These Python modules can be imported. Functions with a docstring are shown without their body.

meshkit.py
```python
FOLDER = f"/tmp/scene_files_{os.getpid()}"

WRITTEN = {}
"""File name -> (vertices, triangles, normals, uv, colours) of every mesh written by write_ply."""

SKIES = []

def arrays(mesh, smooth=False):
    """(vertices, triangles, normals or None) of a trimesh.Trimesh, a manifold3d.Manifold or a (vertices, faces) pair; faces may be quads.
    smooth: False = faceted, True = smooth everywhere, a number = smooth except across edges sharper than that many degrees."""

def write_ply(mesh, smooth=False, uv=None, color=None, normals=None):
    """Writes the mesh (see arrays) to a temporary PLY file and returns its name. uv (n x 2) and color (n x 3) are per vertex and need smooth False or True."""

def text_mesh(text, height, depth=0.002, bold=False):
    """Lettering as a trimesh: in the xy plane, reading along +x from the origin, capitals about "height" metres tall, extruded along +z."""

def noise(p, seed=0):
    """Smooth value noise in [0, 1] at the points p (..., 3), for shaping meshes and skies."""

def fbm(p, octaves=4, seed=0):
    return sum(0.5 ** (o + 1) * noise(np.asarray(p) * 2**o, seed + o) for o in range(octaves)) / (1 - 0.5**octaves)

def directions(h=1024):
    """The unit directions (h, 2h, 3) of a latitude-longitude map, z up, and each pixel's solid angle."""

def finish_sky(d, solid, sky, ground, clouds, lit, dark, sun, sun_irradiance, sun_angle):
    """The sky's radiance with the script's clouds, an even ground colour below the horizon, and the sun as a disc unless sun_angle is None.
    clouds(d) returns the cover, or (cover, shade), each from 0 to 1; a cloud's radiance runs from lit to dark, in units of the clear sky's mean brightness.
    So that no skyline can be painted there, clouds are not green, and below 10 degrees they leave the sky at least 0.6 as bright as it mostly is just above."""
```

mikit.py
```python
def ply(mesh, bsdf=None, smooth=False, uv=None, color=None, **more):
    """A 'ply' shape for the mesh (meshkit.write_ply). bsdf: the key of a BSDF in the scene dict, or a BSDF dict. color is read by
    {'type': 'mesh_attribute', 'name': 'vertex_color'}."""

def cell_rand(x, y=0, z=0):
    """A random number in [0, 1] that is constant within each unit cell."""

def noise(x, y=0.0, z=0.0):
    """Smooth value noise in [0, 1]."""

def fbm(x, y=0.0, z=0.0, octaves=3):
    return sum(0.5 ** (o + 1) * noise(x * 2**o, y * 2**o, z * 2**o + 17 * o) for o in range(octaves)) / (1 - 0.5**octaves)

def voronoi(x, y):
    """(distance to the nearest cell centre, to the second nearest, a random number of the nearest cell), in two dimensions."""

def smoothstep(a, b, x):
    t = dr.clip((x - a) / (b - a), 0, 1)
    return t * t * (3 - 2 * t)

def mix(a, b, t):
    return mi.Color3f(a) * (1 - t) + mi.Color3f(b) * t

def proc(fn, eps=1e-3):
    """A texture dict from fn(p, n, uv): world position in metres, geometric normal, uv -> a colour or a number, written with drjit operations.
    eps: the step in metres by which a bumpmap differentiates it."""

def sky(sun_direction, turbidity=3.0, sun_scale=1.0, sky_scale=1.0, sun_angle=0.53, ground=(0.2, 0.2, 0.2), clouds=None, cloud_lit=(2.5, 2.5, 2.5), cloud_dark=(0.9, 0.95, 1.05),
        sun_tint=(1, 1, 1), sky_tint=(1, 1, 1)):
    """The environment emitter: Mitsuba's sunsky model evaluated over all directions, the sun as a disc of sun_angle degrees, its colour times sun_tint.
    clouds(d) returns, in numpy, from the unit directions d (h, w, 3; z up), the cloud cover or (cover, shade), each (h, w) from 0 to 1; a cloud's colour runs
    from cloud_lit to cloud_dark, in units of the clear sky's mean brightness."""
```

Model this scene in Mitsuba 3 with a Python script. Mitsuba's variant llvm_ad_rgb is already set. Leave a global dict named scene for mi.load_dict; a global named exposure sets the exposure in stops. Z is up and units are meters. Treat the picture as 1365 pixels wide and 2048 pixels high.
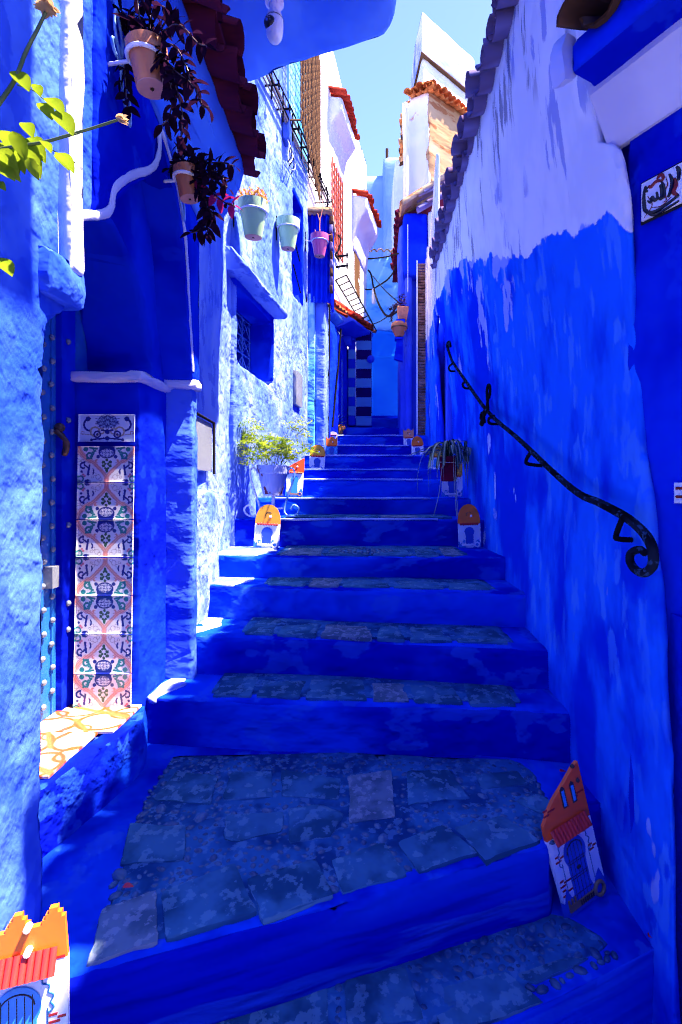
import math, random
import numpy as np, trimesh, mitsuba as mi, drjit as dr, mikit
from mikit import noise, fbm, voronoi, cell_rand, smoothstep, mix, proc
import meshkit, manifold3d
from manifold3d import Manifold, CrossSection
from scipy.spatial import Delaunay

# ------------------------------------------------------------------ camera, sky, exposure
EYE = 1.3
F = 1000.0
scene = {'type': 'scene'}
labels = {}
scene['camera'] = {'type': 'perspective', 'fov': 2 * math.degrees(math.atan(1024 / F)), 'fov_axis': 'y',
                   'to_world': mi.ScalarTransform4f().look_at(origin=[0, 0, EYE], target=[0, 1, EYE], up=[0, 0, 1]),
                   'principal_point_offset_x': -0.03846, 'principal_point_offset_y': 0.02148,
                   'near_clip': 0.05, 'far_clip': 400.0}
SUN = (0.45, -0.05, 1.0)
scene['daylight'] = mikit.sky(SUN, turbidity=3.0, sun_angle=0.53, sky_tint=(0.98, 0.92, 1.25), sky_scale=0.75, sun_tint=(1.0, 0.97, 0.93))
exposure = 4.2

# ------------------------------------------------------------------ helpers
rng = np.random.default_rng(7)
def P(u, v, d): return np.array([(u - 735) * d / F, d, EYE + (980 - v) * d / F])
def PX(u, v, x): return P(u, v, x * F / (u - 735))
def PZ(u, v, z): return P(u, v, z * F / (980 - v))
def key(base):
    if base not in scene and base not in labels: return base
    i = 1
    while f'{base}_{i:03d}' in scene or f'{base}_{i:03d}' in labels: i += 1
    return f'{base}_{i:03d}'
PALETTE = {}
def grained(mesh, mat, smooth=30, seed=5, t=None):
    """mesh in a two-tone mottled paint: uv = (entry of the paint table, mottling of the vertex or of the piece)"""
    a, b, f, cls = GRAINED[mat][:4]
    i = PALETTE.setdefault(mat, len(PALETTE))
    mesh = tm(mesh)
    if smooth is not False and smooth is not True:
        mesh = trimesh.graph.smooth_shade(mesh, angle=math.radians(smooth), facet_minarea=None); smooth = True
    if smooth is False:
        mesh = trimesh.Trimesh(np.asarray(mesh.vertices)[np.asarray(mesh.faces)].reshape(-1, 3), np.arange(3 * len(mesh.faces)).reshape(-1, 3), process=False); smooth = True
    if len(GRAINED[mat]) > 4: t = np.full(len(mesh.vertices), (len(scene) * 0.6180339) % 1.0)
    elif t is None: t = np.clip((meshkit.fbm(np.asarray(mesh.vertices) * f + seed, 3, seed) - 0.3) / 0.4, 0, 1)
    return mikit.ply(mesh, cls, smooth=smooth, uv=np.c_[np.full(len(mesh.vertices), i + 0.5), np.clip(t, 0, 1)])
def put(base, mesh, mat, smooth=30, label=None, cat=None, group=None, kind=None, uv=None, to_world=None):
    k = key(base)
    if isinstance(mesh, dict): s = mesh
    elif mat in GRAINED: s = grained(mesh, mat, smooth)
    else: s = mikit.ply(mesh, mat, smooth=smooth, uv=uv)
    if to_world is not None: s = {**s, 'to_world': to_world}
    scene[k] = s
    tag(k, label, cat, group, kind)
    return k
def tag(k, label=None, cat=None, group=None, kind=None):
    d = {a: b for a, b in (('label', label), ('category', cat), ('group', group), ('kind', kind)) if b}
    if d: labels[k] = d
    return k
def thing(base, label, cat, group=None):
    return tag(key(base), label, cat, group)
def cat_(ms): return trimesh.util.concatenate(ms)
def tm(m):
    if isinstance(m, Manifold):
        q = m.to_mesh(); return trimesh.Trimesh(q.vert_properties[:, :3], q.tri_verts, process=False)
    return m
def box(x0, x1, y0, y1, z0, z1):
    return Manifold.cube([x1 - x0, y1 - y0, z1 - z0]).translate([x0, y0, z0])
def frame_m(o, ex, ey, ez):
    return np.array([[ex[0], ey[0], ez[0], o[0]], [ex[1], ey[1], ez[1], o[1]], [ex[2], ey[2], ez[2], o[2]]], float)
def prism(polys, depth, o=(0, 0, 0), ex=(1, 0, 0), ey=(0, 1, 0), ez=(0, 0, 1)):
    """polygon(s) in (ex, ey) from o, extruded by depth along ez"""
    if not isinstance(polys[0][0], (list, tuple, np.ndarray)): polys = [polys]
    m = CrossSection([np.asarray(p, float) for p in polys], manifold3d.FillRule.EvenOdd).extrude(depth)
    return m.transform(frame_m(o, ex, ey, ez))
UP = np.array([0, 0, 1.0])
def wallm(a, b, poly, thick, holes=()):
    """upright wall from plan point a towards b; poly in (s along, z); thickness to the left of a->b when positive"""
    a, b = np.array(a, float), np.array(b, float)
    d = (b - a) / np.linalg.norm(b - a); n = np.array([-d[1], d[0]])
    m = prism([poly, *holes], abs(thick), (a[0], a[1], 0), (d[0], d[1], 0), UP, (n[0] * np.sign(thick), n[1] * np.sign(thick), 0))
    return m
def rough(m, res=0.04, amp=0.012, freq=4.0, seed=0, lap=2, fine=0.0, ffreq=22.0, tol=0.005):
    """hand-plastered look: refine, round the edges a little, displace along the normals"""
    m = tm(m.refine_to_length(res))
    if lap: trimesh.smoothing.filter_laplacian(m, lamb=0.5, iterations=lap, volume_constraint=False)
    n = m.vertex_normals
    d = amp * (meshkit.fbm(m.vertices * freq, 3, seed) - 0.5) * 2
    if fine: d = d + fine * (meshkit.fbm(m.vertices * ffreq, 2, seed + 9) - 0.5) * 2
    m.vertices = m.vertices + n * d[:, None]
    return simpler(m, tol)
def simpler(m, tol):
    if not tol: return m
    q = Manifold(manifold3d.Mesh(np.asarray(m.vertices, np.float32), np.asarray(m.faces, np.uint32)))
    if q.status() != manifold3d.Error.NoError or q.num_tri() == 0: return m
    return tm(q.simplify(tol))
def spline(pts, n=8, closed=False):
    p = np.asarray(pts, float)
    q = np.vstack([p[-1], p, p[0], p[1]]) if closed else np.vstack([2 * p[0] - p[1], p, 2 * p[-1] - p[-2]])
    out = []
    for i in range(1, len(q) - 2):
        t = np.linspace(0, 1, n, endpoint=False)[:, None]
        a, b, c, d = q[i - 1], q[i], q[i + 1], q[i + 2]
        out.append(0.5 * (2 * b + (c - a) * t + (2 * a - 5 * b + 4 * c - d) * t ** 2 + (3 * b - a - 3 * c + d) * t ** 3))
    if not closed: out.append(p[-1:])
    return np.vstack(out)
def tube(pts, r, n=8, closed=False, flat=None):
    p = np.asarray(pts, float); k = len(p)
    r = np.full(k, r) if np.isscalar(r) else np.interp(np.linspace(0, 1, k), np.linspace(0, 1, len(r)), r)
    t = np.gradient(p, axis=0) if not closed else np.roll(p, -1, 0) - np.roll(p, 1, 0)
    t /= np.linalg.norm(t, axis=1, keepdims=True) + 1e-12
    x = np.cross(t[0], [0, 0, 1] if abs(t[0][2]) < 0.9 else [1, 0, 0]); x /= np.linalg.norm(x)
    ang = np.arange(n) * 2 * math.pi / n; V = []
    for i in range(k):
        x = x - t[i] * (x @ t[i]); x /= np.linalg.norm(x) + 1e-12
        y = np.cross(t[i], x)
        V.append(p[i] + r[i] * (np.cos(ang)[:, None] * x + np.sin(ang)[:, None] * y))
    V = np.vstack(V); i = np.arange(n); j = (i + 1) % n; Fs = []
    for s in range(k if closed else k - 1):
        a, b = s * n, ((s + 1) % k) * n
        Fs += [np.stack([a + i, a + j, b + j], 1), np.stack([a + i, b + j, b + i], 1)]
    if not closed:
        V = np.vstack([V, p[:1], p[-1:]]); c0, c1 = k * n, k * n + 1
        Fs += [np.stack([j, i, i * 0 + c0], 1), np.stack([(k - 1) * n + i, (k - 1) * n + j, i * 0 + c1], 1)]
    return trimesh.Trimesh(V, np.vstack(Fs), process=False)
def lathe(prof, n=28, o=(0, 0, 0)):
    m = trimesh.creation.revolve(np.asarray(prof, float), sections=n); m.apply_translation(o); return m
def ball(c, r, sub=2, s=(1, 1, 1)):
    m = trimesh.creation.icosphere(subdivisions=sub, radius=r); m.apply_scale(s) if s != (1, 1, 1) else None
    m.apply_translation(c); return m
def rot_to(d, up=(0, 0, 1)):
    """matrix whose y axis is d and z axis is near up"""
    y = np.asarray(d, float); y /= np.linalg.norm(y); z = np.asarray(up, float); z = z - y * (z @ y)
    if np.linalg.norm(z) < 1e-6: z = np.array([1.0, 0, 0]) - y * y[0]
    z /= np.linalg.norm(z); x = np.cross(y, z)
    m = np.eye(4); m[:3, 0], m[:3, 1], m[:3, 2] = x, y, z; return m
def T44(m): return mi.ScalarTransform4f(np.asarray(m, float).tolist())
def leaf_mesh(L=1.0, W=0.4, droop=0.25, fold=0.15, n=6, tip=1.0):
    """a leaf along +y, its upper side to +z"""
    V, Fs = [], []
    for i in range(n + 1):
        t = i / n; w = W * 0.5 * (math.sin(math.pi * min(1, t ** 0.8)) ** 0.8 if 0 < t < 1 else 0.02) * (1 if tip == 1 else (1 - t) ** (tip - 1))
        z = -droop * L * t * t
        V += [(-w, L * t, z + fold * w), (0, L * t, z), (w, L * t, z + fold * w)]
    for i in range(n):
        a = 3 * i
        for o in (0, 1): Fs += [(a + o, a + o + 1, a + o + 4), (a + o, a + o + 4, a + o + 3)]
    return trimesh.Trimesh(V, Fs, process=False)
def dedent_noise(v, f, s=0): return meshkit.fbm(np.asarray(v) * f, 3, s) - 0.5

# ------------------------------------------------------------------ materials
def const(c): return {'type': 'rgb', 'value': list(c)}
M = scene
# one table of smooth value noise in five octaves, tiling every 16 units, shared by all paints
def _noise_table(n=512, base=16):
    r = np.random.default_rng(42); out = np.zeros((n, n)); w = 0
    for o in range(5):
        k = base * 2 ** o; g = r.random((k, k)); x = np.arange(n) * k / n; i = np.floor(x).astype(int); f = x - i; f = f * f * (3 - 2 * f); j = (i + 1) % k
        rows = g[i] * (1 - f)[:, None] + g[j] * f[:, None]
        out += 0.55 ** o * (rows[:, i] * (1 - f) + rows[:, j] * f); w += 0.55 ** o
    return (out / w).astype(np.float32)
NT = 512
NOISE = _noise_table()
def tab(u, v):
    """fractal noise, about 0.2 to 0.8, from the table; one unit is a cell of its coarsest octave"""
    t = mi.Float(NOISE.ravel())
    x, y = u * (NT / 16), v * (NT / 16); fx, fy = dr.floor(x), dr.floor(y); ax, ay = x - fx, y - fy
    i, j = mi.UInt32(mi.Int32(fx) & (NT - 1)), mi.UInt32(mi.Int32(fy) & (NT - 1)); i1, j1 = (i + 1) & (NT - 1), (j + 1) & (NT - 1)
    g = lambda a, b: dr.gather(mi.Float, t, b * NT + a)
    return dr.lerp(dr.lerp(g(i, j), g(i1, j), ax), dr.lerp(g(i, j1), g(i1, j1), ax), ay)
def plane_uv(p, n):
    flat = dr.abs(n.z) > 0.7
    return dr.select(flat, p.x, 0.45 * p.x - p.y), dr.select(flat, p.y, p.z)
def table_row(uv, cols):
    names = sorted(PALETTE, key=PALETTE.get); rows = []
    for k in names:
        g = GRAINED[k]; a, b, f = g[:3]
        rest = g[4] if len(g) > 4 else None
        rows.append([*a, *b, *((rest[0], *rest[1], rest[2], rest[3], rest[4], rest[5]) if rest else (0, 0, 0, 0, 1, 0, 0, 1))])
    t = mi.Float(np.array(rows, np.float32).ravel()); i = mi.UInt32(dr.clip(uv.x, 0, len(names) - 1)) * 14
    return [dr.gather(mi.Float, t, i + c) for c in cols]
def paint_c(p, n, uv):
    a0, a1, a2, b0, b1, b2, f, k0, k1, k2, lo, amt, bump, zs = table_row(uv, range(14))
    u, v = plane_uv(p, n)
    off = uv.y * 7.3
    t = smoothstep(0.32, 0.66, tab(u * f + off, v * f * zs + off))
    t = dr.select(f > 0, t, uv.y)
    k = amt * smoothstep(lo, lo + 0.07, tab(u * f * 3.7 + 5.1 + off, v * f * 3.7 * zs + off))
    c = mi.Color3f(a0 + (b0 - a0) * t, a1 + (b1 - a1) * t, a2 + (b2 - a2) * t)
    return c + (mi.Color3f(k0, k1, k2) - c) * k
def paint_b(p, n, uv):
    f, bump = table_row(uv, (6, 12))
    u, v = plane_uv(p, n)
    return bump * (tab(u * 8, v * 7) + 0.7 * tab(u * 27 + 3, v * 23))
PAINT = proc(paint_c)
RELIEF = proc(paint_b, 2.5e-3)
def surface(rough_, spec=0.4):
    return {'type': 'twosided', 'bsdf': {'type': 'principled', 'base_color': PAINT, 'roughness': rough_, 'specular': spec}}
M['plaster'] = {'type': 'twosided', 'bsdf': {'type': 'bumpmap', 'scale': 1.0, 'texture': RELIEF, 'bsdf': {'type': 'diffuse', 'reflectance': PAINT}}}
M['grained_matte'] = {'type': 'twosided', 'bsdf': {'type': 'diffuse', 'reflectance': PAINT}}
M['grained_satin'] = surface(0.42, 0.45)
M['grained_gloss'] = surface(0.2, 0.5)
M['grained_leaf'] = {'type': 'principledthin', 'base_color': PAINT, 'roughness': 0.45, 'diff_trans': 0.8, 'eta': 1.4}
def principled(color, rough_=0.6, spec=0.4):
    return {'type': 'twosided', 'bsdf': {'type': 'principled', 'base_color': color, 'roughness': rough_, 'specular': spec}}
GRAINED = {}
def paint(name, a, b, f, fleck=(0, 0, 0), amount=0.0, lo=0.58, bump=0.012, zs=0.8, cls='plaster'):
    """two tones mottled at f cells per metre, flecks of a third, relief in metres"""
    GRAINED[name] = (a, b, f, cls, (f, fleck, lo, amount, bump, zs))
paint('deep_blue', (0.002, 0.008, 0.46), (0.005, 0.032, 0.64), 3.5, (0.012, 0.06, 0.66), 0.3, lo=0.60, bump=0.014)
paint('azure_rough', (0.020, 0.075, 0.64), (0.075, 0.18, 0.80), 4.0, (0.010, 0.04, 0.6), 0.45, bump=0.019)
paint('azure_smooth', (0.030, 0.075, 0.68), (0.055, 0.12, 0.78), 3.0, (0.02, 0.05, 0.62), 0.3, bump=0.010)
paint('soffit_blue', (0.05, 0.17, 0.76), (0.10, 0.27, 0.82), 3.0, bump=0.012)
paint('limewash', (0.10, 0.19, 0.74), (0.23, 0.34, 0.83), 5.0, (0.02, 0.07, 0.62), 0.5, lo=0.60, bump=0.024, zs=0.5)
paint('white_plaster', (0.62, 0.65, 0.80), (0.76, 0.78, 0.86), 2.0, (0.45, 0.5, 0.78), 0.3, bump=0.012, zs=0.5)
paint('lavender_plaster', (0.48, 0.52, 0.80), (0.58, 0.60, 0.82), 4.0, bump=0.008)
paint('cornice_white', (0.58, 0.58, 0.74), (0.66, 0.66, 0.80), 6.0, bump=0.004)
paint('end_azure', (0.010, 0.17, 0.76), (0.02, 0.25, 0.82), 2.0, bump=0.012)
paint('cyan_wall', (0.10, 0.42, 0.84), (0.28, 0.58, 0.88), 3.0, (0.04, 0.26, 0.74), 0.6, bump=0.016)
paint('pale_blue', (0.16, 0.30, 0.80), (0.22, 0.36, 0.82), 1.0, bump=0.008)
paint('step_paint', (0.002, 0.007, 0.40), (0.005, 0.060, 0.68), 4.0, (0.03, 0.13, 0.64), 0.4, lo=0.59, bump=0.030)
paint('worn_edge', (0.10, 0.18, 0.62), (0.40, 0.48, 0.80), 9.0, bump=0.008)  # pale tone for the painted sun wedges and the worn, lit nosings
paint('slate', (0.016, 0.072, 0.16), (0.045, 0.155, 0.30), 11.0, (0.16, 0.32, 0.46), 0.4, lo=0.57, bump=0.022, zs=1.0)
paint('granite', (0.06, 0.11, 0.18), (0.13, 0.19, 0.28), 18.0, (0.28, 0.32, 0.42), 0.5, lo=0.56, bump=0.016, zs=1.0)
paint('mortar', (0.009, 0.050, 0.17), (0.028, 0.13, 0.32), 12.0, (0.10, 0.24, 0.42), 0.5, bump=0.026, zs=1.0)
paint('tan_plaster', (0.34, 0.21, 0.12), (0.48, 0.35, 0.23), 3.0, (0.26, 0.09, 0.04), 0.8, lo=0.60, bump=0.018)
paint('worn_white', (0.55, 0.6, 0.82), (0.7, 0.73, 0.88), 0.9, (0.5, 0.25, 0.12), 0.9, lo=0.66, bump=0.012)
paint('worn_blue', (0.62, 0.66, 0.84), (0.10, 0.16, 0.66), 1.6, bump=0.012)
paint('rail_iron', (0.005, 0.005, 0.010), (0.012, 0.018, 0.034), 22.0, (0.06, 0.15, 0.28), 0.4, lo=0.60, bump=0, cls='grained_matte')
paint('peeling_paint', (0.26, 0.32, 0.66), (0.36, 0.42, 0.72), 7.0, (0.16, 0.02, 0.05), 0.95, lo=0.62, bump=0, cls='grained_matte')
def right_wall_c(p, n, uv):
    yy, z = p.y, p.z - 1.3
    zb = dr.select(yy < 3.5, 0.20 + 0.385 * yy, 1.545 + 0.09 * (yy - 3.5))
    m1 = tab(yy * 5, z * 3)
    edge = smoothstep(-0.004, 0.004, z - zb - 0.16 * (m1 - 0.5) - 0.05 * (tab(yy * 24, z * 15) - 0.5))
    big = tab(yy * 1.7 + 4, z * 1.1)
    st = tab(yy * 9 + 2, z * 4.5)
    blue = mix((0.003, 0.030, 0.62), (0.012, 0.15, 0.86), smoothstep(0.40, 0.58, 0.65 * big + 0.35 * st))
    scr = smoothstep(0.57, 0.68, tab(yy * 24 + 7, z * 9)) * smoothstep(0.44, 0.58, big)
    blue = mix(blue, (0.06, 0.26, 0.84), 0.75 * scr)
    fl = tab(yy * 8 + 1.3, z * 3.6 + 3) + 0.16 * smoothstep(0.5, 0.0, zb - z) + 0.10 * smoothstep(1.9, 2.6, yy)
    blue = mix(blue, (0.34, 0.42, 0.84), 0.85 * smoothstep(0.80, 0.83, fl))
    white = mix((0.80, 0.81, 0.86), (0.90, 0.90, 0.92), smoothstep(0.35, 0.6, tab(yy * 8, z * 4.5)))
    pt = smoothstep(0.48, 0.60, tab(yy * 3.1 + 2, z * 2.2))
    white = mix(white, (0.20, 0.25, 0.62), 0.7 * smoothstep(0.60, 0.68, tab(yy * 19 + 9, z * 5.2)) * pt)
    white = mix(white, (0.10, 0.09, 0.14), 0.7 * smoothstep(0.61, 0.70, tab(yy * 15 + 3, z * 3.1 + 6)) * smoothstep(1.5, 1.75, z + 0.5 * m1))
    return mix(blue, white, edge)
def right_wall_b(p, n, uv):
    return 0.020 * tab(p.y * 6, p.z * 5.5) + 0.014 * tab(p.y * 22, p.z * 18)
M['right_wall'] = {'type': 'twosided', 'bsdf': {'type': 'bumpmap', 'scale': 1.0, 'texture': proc(right_wall_b, 2.5e-3), 'bsdf': {'type': 'diffuse', 'reflectance': proc(right_wall_c)}}}
GRAINED['pebble_stone'] = ((0.010, 0.045, 0.13), (0.05, 0.13, 0.25), 30.0, 'grained_satin')
GRAINED['terracotta'] = ((0.42, 0.13, 0.05), (0.55, 0.20, 0.09), 14.0, 'grained_satin')
GRAINED['pot_base'] = ((0.50, 0.24, 0.20), (0.58, 0.30, 0.26), 20.0, 'grained_matte')
GRAINED['maroon_tile'] = ((0.06, 0.008, 0.03), (0.15, 0.02, 0.05), 9.0, 'grained_matte')
GRAINED['old_tile'] = ((0.13, 0.07, 0.13), (0.26, 0.24, 0.46), 16.0, 'grained_matte')
GRAINED['orange_tile'] = ((0.50, 0.13, 0.04), (0.66, 0.30, 0.12), 7.0, 'grained_matte')
GRAINED['red_tile'] = ((0.36, 0.03, 0.02), (0.48, 0.07, 0.04), 8.0, 'grained_matte')
GRAINED['straw_tile'] = ((0.55, 0.30, 0.14), (0.72, 0.50, 0.30), 6.0, 'grained_matte')
GRAINED['brown_tile'] = ((0.06, 0.03, 0.02), (0.14, 0.07, 0.05), 12.0, 'grained_matte')
GRAINED['door_paint'] = ((0.010, 0.10, 0.42), (0.02, 0.16, 0.52), 9.0, 'grained_satin')
GRAINED['stud_metal'] = ((0.16, 0.20, 0.28), (0.30, 0.33, 0.38), 40.0, 'grained_satin')
GRAINED['rust_iron'] = ((0.05, 0.03, 0.025), (0.16, 0.07, 0.04), 40.0, 'grained_satin')
GRAINED['black_iron'] = ((0.007, 0.007, 0.012), (0.012, 0.012, 0.018), 30.0, 'grained_matte')
GRAINED['blue_iron'] = ((0.02, 0.06, 0.42), (0.05, 0.14, 0.55), 40.0, 'grained_satin')
GRAINED['pale_iron'] = ((0.10, 0.26, 0.60), (0.22, 0.42, 0.72), 60.0, 'grained_satin')
GRAINED['white_wire'] = ((0.62, 0.64, 0.72), (0.713, 0.736, 0.828), 30.0, 'grained_satin')
GRAINED['white_plastic'] = ((0.75, 0.75, 0.76), (0.8625, 0.8625, 0.874), 30.0, 'grained_gloss')
GRAINED['black_gloss'] = ((0.006, 0.006, 0.008), (0.0069, 0.0069, 0.0092), 30.0, 'grained_gloss')
GRAINED['black_rubber'] = ((0.02, 0.018, 0.022), (0.023, 0.0207, 0.0253), 30.0, 'grained_matte')
GRAINED['cable_tan'] = ((0.20, 0.14, 0.10), (0.34, 0.26, 0.20), 30.0, 'grained_satin')
GRAINED['wood_brown'] = ((0.10, 0.05, 0.03), (0.20, 0.11, 0.06), 20.0, 'grained_matte')
GRAINED['red_bars'] = ((0.42, 0.07, 0.03), (0.483, 0.0805, 0.0345), 30.0, 'grained_satin')
GRAINED['purple_leaf'] = ((0.006, 0.002, 0.010), (0.026, 0.006, 0.024), 12.0, 'grained_matte')
GRAINED['magenta_leaf'] = ((0.30, 0.008, 0.09), (0.45, 0.02, 0.16), 12.0, 'grained_leaf')
GRAINED['rose_leaf'] = ((0.16, 0.26, 0.012), (0.28, 0.38, 0.02), 12.0, 'grained_leaf')
GRAINED['rose_stem'] = ((0.05, 0.09, 0.02), (0.12, 0.16, 0.04), 30.0, 'grained_satin')
GRAINED['dark_stem'] = ((0.03, 0.012, 0.03), (0.06, 0.03, 0.04), 30.0, 'grained_satin')
GRAINED['dry_flower'] = ((0.42, 0.24, 0.10), (0.60, 0.44, 0.26), 12.0, 'grained_leaf')
GRAINED['dry_plant'] = ((0.45, 0.20, 0.05), (0.62, 0.34, 0.12), 12.0, 'grained_leaf')
GRAINED['fern_leaf'] = ((0.16, 0.27, 0.015), (0.42, 0.50, 0.04), 12.0, 'grained_leaf')
GRAINED['agave_leaf'] = ((0.05, 0.13, 0.03), (0.16, 0.24, 0.05), 12.0, 'grained_leaf')
GRAINED['pale_stem'] = ((0.30, 0.36, 0.28), (0.345, 0.414, 0.322), 30.0, 'grained_satin')
GRAINED['mint_glaze'] = ((0.40, 0.62, 0.26), (0.50, 0.72, 0.36), 12.0, 'grained_gloss')
GRAINED['pink_glaze'] = ((0.62, 0.09, 0.24), (0.70, 0.14, 0.30), 12.0, 'grained_gloss')
GRAINED['orange_glaze'] = ((0.72, 0.26, 0.02), (0.85, 0.40, 0.05), 20.0, 'grained_gloss')
GRAINED['brick_red'] = ((0.13, 0.003, 0.03), (0.20, 0.006, 0.05), 30.0, 'grained_matte')
GRAINED['thin_brick'] = ((0.09, 0.03, 0.03), (0.42, 0.22, 0.18), 26.0, 'grained_matte')
GRAINED['soil'] = ((0.04, 0.025, 0.015), (0.046, 0.0287, 0.0172), 30.0, 'grained_matte')
GRAINED['petal_red'] = ((0.5, 0.015, 0.04), (0.575, 0.0172, 0.046), 30.0, 'grained_satin')
GRAINED['grey_panel'] = ((0.13, 0.15, 0.20), (0.20, 0.22, 0.28), 9.0, 'grained_satin')
GRAINED['purple_band'] = ((0.010, 0.002, 0.07), (0.018, 0.003, 0.11), 9.0, 'grained_matte')
GRAINED['teal_band'] = ((0.07, 0.22, 0.48), (0.11, 0.28, 0.54), 9.0, 'grained_matte')
GRAINED['blue_band'] = ((0.008, 0.02, 0.42), (0.012, 0.03, 0.5), 9.0, 'grained_matte')
def spider_c(p, n, uv):
    e = dr.abs(uv.x - 0.5) * 2
    return mix((0.30, 0.36, 0.26), (0.012, 0.06, 0.035), smoothstep(0.30, 0.42, e) * smoothstep(1.02, 0.95, e))
M['spider_leaf'] = {'type': 'twosided', 'bsdf': {'type': 'principled', 'base_color': proc(spider_c), 'roughness': 0.35, 'specular': 0.5}}
# ------------------------------------------------------------------ ground and stairway (setting)
def Z(r): return r + EYE
put('ground', tm(box(-9, 9, 0.2, 24, -0.62, -0.6)), 'mortar', smooth=False, kind='structure')
from shapely.geometry import Polygon, Point, LineString
from shapely.ops import unary_union
def stone(holder, poly, ztop, mat, name='stone', jit=0.006, th=0.03, seed=0, tilt=0.0):
    p = np.asarray(poly, float); out = []
    for a, b in zip(p, np.roll(p, -1, 0)):
        n = max(2, int(np.linalg.norm(b - a) / 0.035))
        out.append(a + (b - a) * np.linspace(0, 1, n, endpoint=False)[:, None])
    p = np.vstack(out)
    q = np.c_[p * 17, np.full(len(p), seed * 1.7)]
    p = p + jit * 2 * np.c_[meshkit.fbm(q, 2, 1) - 0.5, meshkit.fbm(q, 2, 2) - 0.5]
    if Polygon(p).exterior.is_ccw is False: p = p[::-1]
    m = rough(prism([p.tolist()], th, (0, 0, ztop - th)), 0.025, 0.003, 14.0, seed, lap=1, tol=0.0015)
    put(f'{holder}__{name}', m, mat, smooth=50)
def step_mesh(front, back_y, z0, z1, seed, res=0.026, lap=2):
    f = list(front); p = f + [(0.95, back_y), (-1.1, back_y)]
    return rough(prism([p], z1 - z0, (0, 0, z0)), res, 0.012, 4.5, seed, lap=lap, fine=0.004, ffreq=14, tol=0.003)
tag('stairway', 'stepped alley floor painted blue with worn stone treads', kind='structure')
LZ, FZ = Z(-0.925), Z(-1.11)
put('stairway__lower_floor', step_mesh([(-1.1, 0.3), (0.95, 0.3)], 1.3, Z(-1.6), Z(-1.29), 1, 0.06), 'mortar', smooth=50)
put('stairway__lower_floor', step_mesh([(-1.1, 0.45), (0.351, 1.065), (0.787, 1.25), (0.95, 1.32)], 1.75, Z(-1.5), FZ, 2, lap=1), 'step_paint', smooth=50)
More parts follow.
